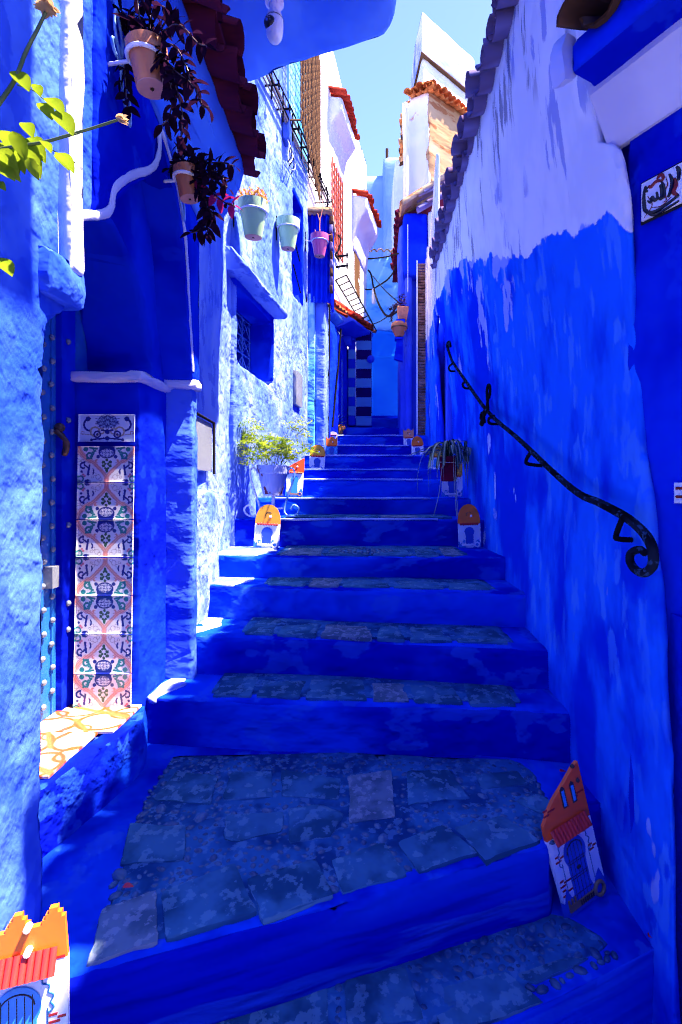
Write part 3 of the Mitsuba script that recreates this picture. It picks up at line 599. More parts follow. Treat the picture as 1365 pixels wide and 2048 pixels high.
# room that projects over the alley, and an unseen one added for shade
room = prism([[(-.80, 1.28), (.10, 1.28), (.147, 2.40), (.135, 2.52), (.09, 2.60), (-.30, 2.74), (-.80, 2.94)]], 1.1, (0, 0, Z(2.35)))
put(f'{H1}__overhang', rough(room, 0.035, 0.012, 4.0, 33, lap=2, fine=0.003), 'soffit_blue', smooth=60)
put(f'{H1}__overhang', tm(box(-.80, .19, .5, .95, Z(2.35), Z(3.4))), 'azure_smooth', smooth=False)  # unseen block added to shade the upper part of the near pillar
put(f'{H1}__room_band', rough(box(.09, .175, 1.3, 2.46, Z(2.43), Z(2.62)), 0.03, 0.008, 6.0, 34, lap=2), 'white_plaster', smooth=60)
# ------------------------------------------------------------------ whitewashed house (left, behind the door house)
H2 = thing('whitewashed_house', 'blue-white limewashed house wall with a deep grilled window and rough stippled plaster', 'house')
put(f'{H2}__wall', rough(wallm((-.785, 0), (-.792, 1), [(2.05, Z(-1.3)), (2.99, Z(-1.3)), (2.99, Z(4.5)), (2.05, Z(4.5))], 0.5), 0.035, 0.016, 3.0, 41, lap=2, fine=0.006, ffreq=14), 'limewash', smooth=60)
A2, B2 = np.array([-.79, 2.95]), np.array([-.559, 4.75]); D2 = (B2 - A2) / np.linalg.norm(B2 - A2); N2 = np.array([D2[1], -D2[0]])  # N2 points into the alley
L2 = float(np.linalg.norm(B2 - A2))
def on2(s, out=0.0, z=0.0): q = A2 + D2 * s + N2 * out; return np.array([q[0], q[1], z])
win = [(0.05, Z(.78)), (0.70, Z(.76)), (0.69, Z(1.24)), (0.04, Z(1.25))]
win2 = [(1.28, Z(1.66)), (1.57, Z(1.66)), (1.57, Z(2.52)), (1.28, Z(2.52))]
put(f'{H2}__wall', rough(wallm(A2, B2, [(0, Z(-1.3)), (L2, Z(-1.3)), (L2, Z(4.5)), (0, Z(4.5))], 0.30, holes=(win, win2)), 0.035, 0.014, 3.0, 42, lap=2, fine=0.006, ffreq=14), 'limewash', smooth=60)
put(f'{H2}__recess', rough(wallm(on2(-.1, -.31)[:2], on2(2.0, -.31)[:2], [(0, Z(.5)), (L2, Z(.5)), (L2, Z(2.9)), (0, Z(2.9))], 0.05), 0.08, 0.003, 3.0, 1, lap=0), 'deep_blue', smooth=50)
jam = [prism([[on2(a, -.29)[:2].tolist(), on2(b, -.29)[:2].tolist(), on2(b, .012)[:2].tolist(), on2(a, .012)[:2].tolist()]], z1 - z0, (0, 0, z0))
       for a, b, z0, z1 in ((.685, .735, Z(.79), Z(1.22)), (.0, .735, Z(1.215), Z(1.29)), (1.565, 1.60, Z(1.66), Z(2.5)), (1.27, 1.60, Z(2.5), Z(2.56)))]
for j in (jam[0] + jam[1], jam[2] + jam[3]): put(f'{H2}__reveal', rough(j, 0.025, 0.006, 9.0, 43, lap=2), 'deep_blue', smooth=50)
hood = prism([[(-.30, Z(1.25)), (.10, Z(1.26)), (.115, Z(1.29)), (.02, Z(1.40)), (-.30, Z(1.42))]], .86, on2(-.10) * [1, 1, 0], (N2[0], N2[1], 0), UP, (D2[0], D2[1], 0))
put(f'{H2}__window_hood', rough(hood, 0.022, 0.012, 8.0, 44, lap=2, fine=0.004), 'limewash', smooth=50)
# iron grille of the window
def g2(s, z): return on2(s, -.15, Z(z))
gr = []
for s in (.07, .22, .37, .52, .66): gr.append(tube([g2(s, .79), g2(s, 1.22)], .006, 6))
for z in (.80, .95, 1.07, 1.20): gr.append(tube([g2(.06, z), g2(.68, z)], .006, 6))
for c in range(4):
    s0 = .07 + .15 * c
    for z0 in (.80, .95, 1.08):
        gr += [tube([g2(s0, z0), g2(s0 + .15, z0 + .13)], .004, 5), tube([g2(s0 + .15, z0), g2(s0, z0 + .13)], .004, 5)]
        for sg in (0, 1):
            a = np.linspace(0, 5.2, 14); gr.append(tube([g2(s0 + .075 + (sg - .5) * .07 + .022 * math.cos(x) , z0 + .065 + .022 * math.sin(x)) for x in a], .0035, 5))
put(f'{H2}__window_grille', cat_(gr), 'blue_iron', smooth=True)
put(f'{H2}__window_pane', tm(wallm(on2(0, -.27)[:2], on2(.8, -.27)[:2], [(0.02, Z(.7)), (.75, Z(.7)), (.75, Z(1.3)), (.02, Z(1.3))], 0.01)), 'black_gloss', smooth=False)
for s, z0 in ((1.33, 2.05), (1.36, 1.78)):   # stays of the upper shutter
    put(f'{H2}__shutter_stay', tube([on2(s, -.02, Z(z0 + .16)), on2(s + .17, .0, Z(z0 - .02))], .005, 6), 'black_iron', smooth=True)
# pier, narrow azure side panel, upper wall
put(f'{H2}__pier', rough(box(-.515, -.41, 4.86, 5.32, Z(-.2), Z(1.95)), 0.03, 0.012, 5.0, 45, lap=3, fine=0.004), 'limewash', smooth=60)
put(f'{H2}__side_panel', rough(box(-.70, -.505, 4.80, 4.88, Z(-.2), Z(1.9)), 0.04, 0.004, 4.0, 46, lap=2), 'cyan_wall', smooth=60)
put(f'{H2}__upper_wall', rough(wallm((-.575, 4.70), (-.50, 5.62), [(0, Z(1.0)), (.92, Z(1.0)), (.92, Z(4.5)), (0, Z(4.5))], 0.3), 0.05, 0.012, 3.0, 47, lap=2, fine=0.004), 'white_plaster', smooth=60)
put(f'{H2}__plinth', rough(box(-1.0, -.752, 2.06, 2.60, Z(-.8), Z(-.0)), 0.025, 0.026, 5.0, 48, lap=6, fine=0.005, ffreq=14), 'limewash', smooth=70)
put(f'{H2}__meter_door', rough(box(-.85, -.772, 2.265, 2.50, Z(.09), Z(.335)), 0.03, 0.002, 5.0, 5, lap=1), 'grey_panel', smooth=40)
put(f'{H2}__meter_frame', tube([(-.768, 2.26, Z(.345)), (-.768, 2.505, Z(.335)), (-.768, 2.51, Z(.08))], .007, 6), 'black_rubber', smooth=30)
put(f'{H2}__meter_door', rough(prism([[on2(a, -.05)[:2].tolist(), on2(b, -.05)[:2].tolist(), on2(b, .03)[:2].tolist(), on2(a, .03)[:2].tolist()] for a, b in ((1.28, 1.50),)], .30, (0, 0, Z(.72))), 0.04, 0.002, 5.0, 6, lap=1), 'grey_panel', smooth=40)
# projecting window cage (brown lattice) high up, with its azure recess
put(f'{H2}__upper_window', tm(wallm(on2(1.12, .012)[:2], on2(1.7, .012)[:2], [(0, Z(2.95)), (.6, Z(2.95)), (.6, Z(4.4)), (0, Z(4.4))], 0.02)), 'cyan_wall', smooth=False)
cage = []
ca, cb = np.array([-.52, 3.92]), np.array([-.475, 5.05])
for z in np.arange(2.9, 4.31, .07): cage.append(tube([(*ca, Z(z)), (*cb, Z(z))], .004, 4))
for t in np.linspace(0, 1, 15): 
    q = ca + (cb - ca) * t; cage.append(tube([(*q, Z(2.9)), (*q, Z(4.3))], .006, 5))
for t in np.linspace(0, .93, 14):
    q, w = ca + (cb - ca) * t, ca + (cb - ca) * (t + .071)
    for z in np.arange(2.9, 4.25, .14): cage += [tube([(*q, Z(z)), (*w, Z(z + .14))], .003, 4), tube([(*w, Z(z)), (*q, Z(z + .14))], .003, 4)]
for z in (2.9, 3.6, 4.3): cage += [tube([(*ca, Z(z)), (ca[0] - .2, ca[1], Z(z))], .007, 5), tube([(*cb, Z(z)), (cb[0] - .06, cb[1], Z(z))], .007, 5)]
put(f'{H2}__window_cage', cat_(cage), 'wood_brown', smooth=True)
# corrugated blue awning box with its stone shelf
H2B = thing('corrugated_box', 'deep blue corrugated sheet box with a stone shelf on top, behind the pink pot', 'sheet box')
xs = np.linspace(-.60, -.355, 60)
sec = [(x, 4.80 + .014 * math.cos((x + .6) * 2 * math.pi / .047)) for x in xs]
put(f'{H2B}__sheet', tm(prism([sec + [(x, y + .006) for x, y in sec[::-1]]], .84, (0, 0, Z(1.80)))), 'deep_blue', smooth=40)
ys = np.linspace(4.80, 5.22, 60)
sec = [(-.355 + .010 * math.cos((y - 4.8) * 2 * math.pi / .05), y) for y in ys]
put(f'{H2B}__side_sheet', tm(prism([[(x - .006, y) for x, y in sec] + sec[::-1]], .80, (0, 0, Z(1.85)))), 'deep_blue', smooth=40)
put(f'{H2B}__shelf', rough(box(-.62, -.33, 4.74, 5.25, Z(2.64), Z(2.70)), 0.025, 0.012, 9.0, 50, lap=2), 'tan_plaster', smooth=50)
rr_ = np.random.default_rng(8)
for k in range(9):
    z = 1.92 + .082 * k
    m = rough(Manifold.cube([.035, .07, .07], True).translate([-.343, 4.785 + rr_.uniform(-.008, .008), Z(z)]), .02, .008, 20, k, lap=2)
    put(f'{H2B}__edge_stone', m, 'old_tile' if k % 2 else 'brown_tile', smooth=60)
# bundle of cables on star shaped clips
CB = thing('cable_bundle', 'tan electric cables clipped along the whitewashed wall on star shaped holders', 'cable')
def wallx(y): return -.79 + .1283 * (y - 2.95)
ends = (3.30, 5.45)
for j in range(6):
    pts = []
    for y in np.linspace(*ends, 9):
        zz = 2.76 + (y - 3.3) * .14 + .03 * j - .02 * math.sin(3 * y + j)
        pts.append((wallx(y) + .035 + .012 * (j % 3), y, Z(zz)))
    put(f'{CB}__cable', tube(spline(pts, 5), .009 if j in (1, 4) else .006, 6), 'black_rubber' if j in (2, 5) else 'cable_tan', smooth=True)
for y in (3.50, 3.77, 4.03, 4.3, 4.55, 4.82, 5.10, 5.38):
    z0 = 2.74 + (y - 3.3) * .14
    parts = [tube([(wallx(y) - .02, y, Z(z0 + .06)), (wallx(y) + .10, y, Z(z0 + .07))], .007, 6), tube([(wallx(y) + .05, y, Z(z0 - .03)), (wallx(y) + .05, y, Z(z0 + .19))], .007, 6)]
    for a in np.arange(5) * 1.2566: parts.append(tube([(wallx(y) + .10, y, Z(z0 + .07)), (wallx(y) + .10, y + .03 * math.sin(a), Z(z0 + .07 + .03 * math.cos(a)))], .006, 5))
    put(f'{CB}__clip', cat_(parts), 'black_iron', smooth=True)
JB = thing('junction_box', 'small blue junction box with loose wires on the upper whitewashed wall', 'electric box')
jb = np.array([wallx(3.95) + .03, 3.95, Z(2.86)])
put(f'{JB}__body', rough(Manifold.cube([.06, .12, .24], True).translate(jb.tolist()), .03, .001, 5, 1, lap=1), 'blue_iron', smooth=40)
for j in range(5):
    w = spline([jb + [.01, rr_.uniform(-.06, .06), -.12], jb + [.05, rr_.uniform(-.15, .15), -.25], jb + [.02, rr_.uniform(-.2, .2), -.33], jb + [.03, rr_.uniform(-.1, .2), -.18]], 5)
    put(f'{JB}__wire', tube(w, .004, 5), 'white_wire' if j % 2 else 'black_rubber', smooth=True)

# ------------------------------------------------------------------ white house with window hoods (left, far)
H3 = thing('white_house', 'bright white house with tiled window hoods at the bend of the alley', 'house')
put(f'{H3}__wall', rough(prism([[(-.53, 5.62), (-.31, 6.9), (0.0, 8.4), (-.5, 8.7), (-3, 8.7), (-3, 5.62)]], 5.9, (0, 0, Z(-.4))), 0.09, 0.02, 2.0, 51, lap=1, fine=0.006, ffreq=9), 'white_plaster', smooth=50)
E3 = np.array([.31, 1.5]) / np.linalg.norm([.31, 1.5]); N3 = np.array([E3[1], -E3[0]])
def on3(y, out=0.0, z=0.0):
    q = np.array([-.31, 6.9]) + E3 * (y - 6.9) / E3[1] + N3 * out; return np.array([q[0], q[1], z])
def hood3(y0, y1, z0, z1, out, seed, mat):
    h = prism([[(-.05, z0), (.02, z0), (out * .35, z0 + (z1 - z0) * .45), (out, z0 + (z1 - z0) * .7), (out, z1 - .05), (0, z1), (-.05, z1)]], (y1 - y0) / E3[1], on3(y0) * [1, 1, 0], (N3[0], N3[1], 0), UP, (E3[0], E3[1], 0))
    k = put(f'{H3}__window_hood', rough(h, .05, .01, 6, seed, lap=2), 'lavender_plaster', smooth=50)
    roof_row(k, on3(y0 - .05, out + .03, z1 - .03), on3(y1 + .05, out + .03, z1 - .03), N3, ['red_tile'], L=out + .05, r=.05, slope=.35, seed=seed, chan=False)
hood3(6.0, 6.75, Z(4.1), Z(4.75), .20, 52, 0)
hood3(7.35, 8.25, Z(3.55), Z(4.35), .22, 53, 0)
for y0, y1, z0, z1, mt in ((6.1, 6.6, 3.0, 4.05, 'red_bars'), (7.45, 7.8, 2.95, 3.6, 'wood_brown')):
    k = f'{H3}__window'
    kk = put(k, tm(prism([[on3(y0, -.05)[:2].tolist(), on3(y0, .01)[:2].tolist(), on3(y1, .01)[:2].tolist(), on3(y1, -.05)[:2].tolist()]], z1 - z0, (0, 0, Z(z0)))), 'wood_brown', smooth=False)
    if mt == 'red_bars':
        bars = [tube([on3(y, .05, Z(z0)), on3(y, .05, Z(z1))], .012, 5) for y in np.linspace(y0, y1, 6)] + [tube([on3(y0, .05, Z(z)), on3(y1, .05, Z(z))], .010, 5) for z in np.arange(z0, z1, .1)]
        put(f'{kk}__bars', cat_(bars), 'red_bars', smooth=True)
put(f'{H3}__air_brick', tm(box(-.39, -.30, 6.72, 6.8, Z(4.83), Z(4.95))), 'brown_tile', smooth=False)
WR = thing('wire_rack', 'black wire rack slung along the white far wall with its shadow', 'rack')
def rk(t, s): return on3(6.25 + 2.0 * t, .05 + .14 * s, Z(2.62 - .06 * t + .05 * s))
put(f'{WR}__rails', cat_([tube([rk(t, s) for t in np.linspace(0, 1, 6)], .010, 5) for s in (0, 1)]), 'black_iron', smooth=True)
for t in np.linspace(0, 1, 13): put(f'{WR}__rung', tube([rk(t, 0), rk(t, 1)], .008, 5), 'black_iron', smooth=True)
for z in (2.85, 2.98):
    BRK = thing('wall_rod', 'dark iron rod jutting from the white wall above the wire rack, ' + ('lower of two' if z < 2.9 else 'upper of two'), 'rod')
    put(f'{BRK}__bar', cat_([tube([on3(6.4, -.05, Z(z)), on3(6.4, .17, Z(z + .01))], .014, 6), tube([on3(6.4, .16, Z(z - .03)), on3(6.4, .16, Z(z + .04))], .012, 6)]), 'black_iron', smooth=True)

# ------------------------------------------------------------------ low house with tiled porches and striped tile pillars
H4 = thing('porch_house', 'low deep blue house with red tiled porches and striped tile pillars', 'house')
put(f'{H4}__wall', rough(prism([[(-.43, 5.34), (-.33, 6.0), (-.245, 6.55), (-.245, 6.8), (-1.4, 6.8), (-1.4, 5.34)]], 2.0, (0, 0, Z(-.1))), 0.06, 0.014, 3.0, 61, lap=2), 'deep_blue', smooth=60)
def porch(a, b, z0, z1, out, seed, mat, rows=1):
    a, b = np.array(a), np.array(b); L = np.linalg.norm(b - a); d = (b - a) / L; n = np.array([d[1], -d[0]])
    sec = [(-.12, z0 - .02), (.0, z0 - .02), (out, z0 + .03), (out, z0 + .07), (-.12, z1)]
    k = put(f'{H4}__porch', rough(prism([sec], L, (a[0], a[1], 0), (n[0], n[1], 0), UP, (d[0], d[1], 0)), .05, .006, 6, seed, lap=1), mat, smooth=50)
    e0, e1 = a + n * (out + .03) - d * .03, b + n * (out + .03) + d * .03
    roof_row(k, (*e0, z0 + .085), (*e1, z0 + .085), n, ['red_tile', 'red_tile', 'orange_tile'], L=.26, r=.038, slope=.55, rows=rows, seed=seed, chan=False)
    return k
porch((-.50, 5.50), (-.375, 5.98), Z(1.97), Z(2.16), .10, 63, 'cyan_wall')
porch((-.335, 6.05), (-.07, 6.70), Z(2.0), Z(2.26), .17, 65, 'azure_smooth', rows=2)
bkt = prism([[(-.13, Z(2.0)), (.06, Z(2.0)), (.06, Z(1.90)), (.0, Z(1.80)), (-.05, Z(1.68)), (-.12, Z(1.85))]], .10, (0, 6.62, 0), (1, 0, 0), (0, 0, 1), (0, 1, 0))
put(f'{H4}__corbel', rough(bkt, .03, .004, 9, 67, lap=2), 'deep_blue', smooth=60)
put(f'{H4}__beam', rough(box(-.33, -.20, 6.42, 6.52, Z(1.86), Z(2.0)), .03, .004, 9, 66, lap=2), 'azure_smooth', smooth=60)
for x0, x1, y0, z0, n, h, first in ((-.245, -.160, 6.47, .84, 9, .122, 0), (-.145, .055, 6.52, .84, 10, .123, 1)):
    pk = put(f'{H4}__pillar', tm(box(x0 + .004, x1 - .004, y0 + .004, y0 + .25, Z(z0), Z(z0 + n * h))), 'azure_smooth', smooth=False)
    for i in range(n):
        mats = (['teal_band', 'purple_band'] if first else ['blue_band', 'teal_band'])
        put(f'{pk}__tile', tm(box(x0, x1, y0 - .006, y0 + .02, Z(z0 + i * h + .0025), Z(z0 + (i + 1) * h - .0025))), mats[i % 2], smooth=False)
        put(f'{pk}__tile', tm(box(x1 - .012, x1 + .005, y0 + .024, y0 + .22, Z(z0 + i * h + .0025), Z(z0 + (i + 1) * h - .0025))), 'pale_blue' if i % 2 else 'blue_band', smooth=False)
for c, r in (((-.205, 6.55, Z(1.985)), .046), ((.045, 6.50, Z(1.70)), .05)): put(f'{H4}__ball', ball(c, r), 'azure_smooth', smooth=True)
put(f'{H4}__door', rough(box(-.45, -.30, 6.08, 6.36, Z(.75), Z(1.62)), .08, .002, 4, 68, lap=1), 'blue_iron', smooth=40)
put(f'{H4}__drainpipe', tube([(-.43, 5.36, Z(.2)), (-.415, 5.40, Z(2.0))], .018, 8), 'black_iron', smooth=True)
put(f'{H4}__drainpipe', tube([(-.385, 5.55, Z(.7)), (-.34, 5.8, Z(1.4)), (-.31, 5.9, Z(1.9))], .010, 8), 'black_iron', smooth=True)

# ------------------------------------------------------------------ end of the alley
H5 = thing('end_house', 'cyan house closing the end of the alley, topped with straw coloured tiles', 'house')
put(f'{H5}__wall', rough(box(-1.5, 3.0, 10.1, 11.5, Z(3.22), Z(4.72)), 0.10, 0.02, 3.0, 71, lap=1, fine=.01, ffreq=8), 'cyan_wall', smooth=60)
low_ = [(-1.5, Z(.5)), (3.0, Z(.5))] + [(x, Z(3.22 + .04 * math.sin(x * 9) + .03 * math.sin(x * 17))) for x in np.linspace(3.0, -1.5, 40)]
put(f'{H5}__lower_wall', rough(prism([low_], 1.4, (0, 11.48, 0), (1, 0, 0), (0, 0, 1), (0, -1, 0)), 0.09, 0.012, 3.0, 72, lap=1), 'end_azure', smooth=60)
put(f'{H5}__parapet', rough(box(.08, 2.0, 9.5, 9.75, Z(.9), Z(2.56)), 0.07, 0.012, 3.0, 73, lap=2), 'end_azure', smooth=60)
roof_row(H5, (-.6, 9.98, Z(4.74)), (1.4, 9.98, Z(4.74)), (0, -1), ['straw_tile', 'straw_tile', 'orange_tile'], L=.3, r=.066, slope=.45, rows=2, seed=74, chan=False)
H6 = thing('distant_house', 'pale lavender blue house rising behind the tiled end wall, with a chimney pipe', 'house')
put(f'{H6}__wall', rough(box(-1.5, 3.0, 16.0, 20, Z(1), Z(10.15)), 0.5, 0.03, 1.0, 75, lap=1), 'pale_blue', smooth=60)
put(f'{H6}__turret', rough(box(.50, 1.1, 15.9, 17, Z(1), Z(10.65)), 0.3, 0.02, 1.0, 76, lap=1), 'pale_blue', smooth=60)
put(f'{H6}__side_wall', rough(box(.76, 1.4, 14.0, 15.8, Z(1), Z(9.35)), 0.3, 0.02, 1.0, 77, lap=1), 'white_plaster', smooth=60)
put(f'{H6}__chimney', tube([(.64, 16.2, Z(10.6)), (.64, 16.2, Z(11.05)), ], .045, 8), 'brown_tile', smooth=True)

# ------------------------------------------------------------------ long wall on the right with its tiled eave
H7 = thing('white_topped_house', 'long wall flaking white above and blue below, under a wavy tiled eave', 'house')
pf = [(1.13, Z(-1.9)), (1.13, Z(-1.2)), (1.155, Z(-.58)), (1.22, Z(-.15)), (1.27, Z(.1)), (1.30, Z(.43)), (1.28, Z(.80)), (1.30, Z(.90)), (1.38, Z(.96)), (1.38, Z(1.88)), (4.05, Z(1.88)), (4.05, Z(2.75)), (6.0, Z(2.75)), (6.0, Z(-1.0)), (4.62, Z(-1.0)), (4.62, Z(1.25)), (4.5, Z(1.42)), (4.3, Z(1.5)), (4.08, Z(1.42)), (3.95, Z(1.25)), (3.95, Z(-1.9))]
m = rough(wallm((.69, 0), (.69, 1), pf, -.03), 0.032, 0.016, 1.6, 81, lap=2, fine=0.004, ffreq=9, tol=0.003)
def lean(v): t = np.clip((v[:, 2] - Z(.2)) / 1.7, 0, 1); return 0.13 * t * t * (3 - 2 * t)
m.vertices[:, 0] -= lean(m.vertices) * (np.clip((5.6 - m.vertices[:, 1]) / 1.5, 0, 1))
put(f'{H7}__wall', m, 'right_wall', smooth=60)
put(f'{H7}__core', tm(box(.78, 3, 1.3, 6.0, Z(-1.5), Z(1.8))), 'deep_blue', smooth=False)
put(f'{H7}__core', tm(box(.70, 2, .4, 1.3, Z(1.30), Z(1.86))), 'deep_blue', smooth=False)
put(f'{H7}__niche_wall', rough(box(.72, .80, 4.56, 4.72, Z(-.4), Z(1.5)), .05, .01, 4, 82, lap=2), 'azure_smooth', smooth=60)
put(f'{H7}__foot', tm(box(.74, 1.4, .9, 1.34, Z(-1.6), Z(-.3))), 'deep_blue', smooth=False)
roof_row(H7, (.475, .88, Z(1.875)), (.53, 4.05, Z(1.875)), (-1, 0), ['old_tile'], L=.36, r=.068, pitch=.140, slope=.22, rows=2, seed=84)
roof_row(H7, (.78, .4, Z(1.92)), (.78, .86, Z(1.92)), (-1, 0), ['old_tile'], L=.40, r=.063, pitch=.135, slope=.22, seed=85, chan=True)  # unseen near eave, set back so the sun reaches the left board
put(f'{H7}__roof', tm(prism([[(.62, Z(1.89)), (3, Z(2.5)), (3, Z(1.87))]], 3.12, (0, .88, 0), (1, 0, 0), (0, 0, 1), (0, 1, 0)) + prism([[(.80, Z(1.90)), (3, Z(2.46)), (3, Z(1.87))]], .5, (0, .4, 0), (1, 0, 0), (0, 0, 1), (0, 1, 0))), 'old_tile', smooth=False)

# ------------------------------------------------------------------ house with the calligraphy plaque (right, near)
H8 = thing('plaque_house', 'deep blue doorway wall with a white cornice under a mossy tiled canopy', 'house')
O8, E8 = np.array([.70, 1.30]), np.array([.5, -.866]); N8 = np.array([-.866, -.5])
def on8(t, o=0.0, z=0.0): q = O8 + E8 * t + N8 * o; return np.array([q[0], q[1], z])
put(f'{H8}__wall', rough(wallm(O8 - E8 * .03, O8 + E8, [(-.0, Z(-1.5)), (.93, Z(-1.5)), (.93, Z(1.3)), (-.0, Z(1.3))], .25), .035, .010, 4.0, 91, lap=2, fine=.003), 'deep_blue', smooth=60)
def sweep8(prof, t0, t1): return prism([prof], t1 - t0, on8(t0) * [1, 1, 0], (N8[0], N8[1], 0), UP, (E8[0], E8[1], 0))
put(f'{H8}__cornice', rough(sweep8([(-.02, Z(.92)), (0.012, Z(.915)), (.05, Z(.962)), (.052, Z(.968)), (.10, Z(1.03)), (.10, Z(1.055)), (-.02, Z(1.06))], -.072, .95), .018, .003, 8, 92, lap=1), 'cornice_white', smooth=30)
put(f'{H8}__cove', rough(sweep8([(-.02, Z(1.045)), (.095, Z(1.04)), (.105, Z(1.05)), (.14, Z(1.05)), (.185, Z(1.04)), (.19, Z(1.08)), (.185, Z(1.125)), (-.02, Z(1.27))], -.06, .95), .02, .008, 8, 93, lap=2), 'deep_blue', smooth=60)
put(f'{H8}__end_plate', rough(sweep8([(.16, Z(1.045)), (.205, Z(1.02)), (.22, Z(1.10)), (.20, Z(1.15)), (.16, Z(1.15))], -.10, -.055), .012, .005, 14, 94, lap=2), 'worn_blue', smooth=60)
roof_row(H8, on8(-.07, .215, Z(1.15)), on8(.93, .215, Z(1.15)), N8, ['brown_tile'], L=.3, r=.05, pitch=.115, slope=.4, seed=95)
put(f'{H8}__upper_wall', tm(sweep8([(-.05, Z(1.24)), (.06, Z(1.24)), (.06, Z(1.95)), (-.05, Z(1.95))], .03, .9)), 'deep_blue', smooth=False)

# ------------------------------------------------------------------ house with the brick strip (right, far)
H9 = thing('brick_trimmed_house', 'azure house with a tall strip of thin brown bricks and a maroon tiled porch', 'house')
put(f'{H9}__wall', rough(box(.405, 2.2, 6.1, 6.75, Z(.2), Z(3.33)) + box(.62, 2.2, 6.6, 8.0, Z(.2), Z(3.30)), .07, .014, 3.0, 101, lap=1), 'azure_smooth', smooth=60)
put(f'{H9}__gable', rough(box(.43, .72, 5.94, 6.2, Z(2.55), Z(3.30)), .04, .008, 4.0, 102, lap=2), 'deep_blue', smooth=60)
put(f'{H9}__gable_band', tm(box(.475, .485, 5.925, 5.945, Z(2.35), Z(3.15))), 'lavender_plaster', smooth=False)
put(f'{H9}__brick_frame', rough(box(.705, .735, 5.92, 6.15, Z(.5), Z(2.9)), .05, .006, 5, 103, lap=1), 'lavender_plaster', smooth=50)
bk = []
rb = np.random.default_rng(5)
for i in range(62):
    z = .62 + .0335 * i
    x = .602
    while x < .70:
        w = min(rb.uniform(.05, .10), .705 - x)
        bk.append(tm(box(x, x + w - .003, 5.93 - rb.uniform(0, .012), 6.08, Z(z), Z(z + .022)))); x += w
put(f'{H9}__brick', cat_(bk), 'thin_brick', smooth=False, kind='stuff')
put(f'{H9}__brick_bed', tm(box(.60, .706, 5.955, 6.12, Z(.5), Z(2.75))), 'lavender_plaster', smooth=False)
put(f'{H9}__conduit', tm(box(.583, .600, 5.92, 5.96, Z(.5), Z(2.72))), 'white_wire', smooth=False)
put(f'{H9}__downpipe', cat_([tube([(.50, 6.04, Z(.6)), (.50, 6.04, Z(2.55))], .045, 12), tube([(.50, 6.04, Z(1.74)), (.50, 6.04, Z(1.78))], .052, 12)]), 'azure_smooth', smooth=40)
roof_row(H9, (.385, 5.95, Z(3.30)), (.375, 7.5, Z(3.30)), (-1, 0), ['maroon_tile'], L=.36, r=.075, slope=.5, seed=104, rows=1)
rake = prism([[(.37, Z(3.36)), (.95, Z(3.72)), (.95, Z(3.66)), (.40, Z(3.29))]], .3, (0, 6.1, 0), (1, 0, 0), (0, 0, 1), (0, -1, 0))
put(f'{H9}__rake', rough(rake, .05, .006, 5, 105, lap=1), 'tan_plaster', smooth=50)
put(f'{H9}__roof', tm(prism([[(.40, Z(3.32)), (2.4, Z(4.5)), (2.4, Z(3.3))]], 1.9, (0, 8.0, 0), (1, 0, 0), (0, 0, 1), (0, -1, 0))), 'maroon_tile', smooth=False)
for i, (x, z) in enumerate(((.60, 3.40), (.66, 3.46), (.60, 3.27), (.70, 3.34))):
    q = rot_to((.85, .1, .5)); q[:3, 3] = (x, 5.86, Z(z)); put(f'{H9}__roof_tile', tile_dict('old_tile', .30, .063, i % 3), None, to_world=T44(q))
put(f'{H9}__side_pier', rough(box(.72, .86, 5.9, 6.3, Z(.3), Z(3.3)), .06, .01, 3, 106, lap=1), 'lavender_plaster', smooth=60)

# ------------------------------------------------------------------ tower and top house behind
H10 = thing('tower_house', 'tower of peeling white and tan plaster capped with orange roof tiles', 'tower')
tw = [(.63, 8.2), (.984, 8.0), (1.9, 8.73), (1.9, 9.6), (.69, 9.5)]
def face(a, b, z0, z1, mat, seed, nm):
    a, b = np.array(a), np.array(b); L = np.linalg.norm(b - a)
    put(f'{H10}__{nm}', rough(wallm(a, b, [(0, z0), (L, z0), (L, z1), (0, z1)], .12), .07, .02, 3.0, seed, lap=1, fine=.008, ffreq=9), mat, smooth=50)
face(tw[0], tw[1], Z(2.6), Z(6.40), 'worn_white', 111, 'side_wall')
face(tw[1], tw[2], Z(2.6), Z(6.40), 'tan_plaster', 112, 'wall')
face(tw[4], tw[0], Z(2.6), Z(6.30), 'white_plaster', 113, 'side_wall')
put(f'{H10}__core', tm(prism([[(p[0] + .08, p[1] + .16) for p in tw]], 3.75, (0, 0, Z(2.6)))), 'white_plaster', smooth=False)
o1, o2 = np.array([-.49, -.87]), np.array([.63, -.78])
roof_row(H10, (.60, 8.10, Z(6.42)), (.975, 7.88, Z(6.42)), o1, ['orange_tile'], L=.32, r=.062, slope=.35, rows=2, seed=114)
roof_row(H10, (1.0, 7.87, Z(6.42)), (1.85, 8.55, Z(6.42)), o2, ['orange_tile'], L=.32, r=.062, slope=.35, rows=2, seed=115)
roof_row(H10, (.585, 8.15, Z(6.30)), (.63, 9.6, Z(6.30)), (-1, 0), ['orange_tile', 'brown_tile', 'straw_tile'], L=.32, r=.062, slope=.35, rows=1, seed=116)
put(f'{H10}__downpipe', cat_([tube(spline([(.60, 8.02, Z(6.2)), (.61, 8.06, Z(5.9)), (.625, 8.06, Z(5.3)), (.62, 8.07, Z(4.2)), (.62, 8.07, Z(3.4))], 5), .045, 10)]), 'white_plaster', smooth=True)
H11 = thing('top_house', 'highest white house behind the tower, its parapet blotched with blue', 'house')
tp = [(1.13, 11.9), (1.21, 11.0), (2.6, 12.2), (2.6, 15), (1.13, 15)]
put(f'{H11}__wall', rough(prism([tp], 7.0, (0, 0, Z(2.6))), .15, .02, 2.0, 121, lap=1), 'white_plaster', smooth=50)
c_ = np.mean(tp, axis=0)
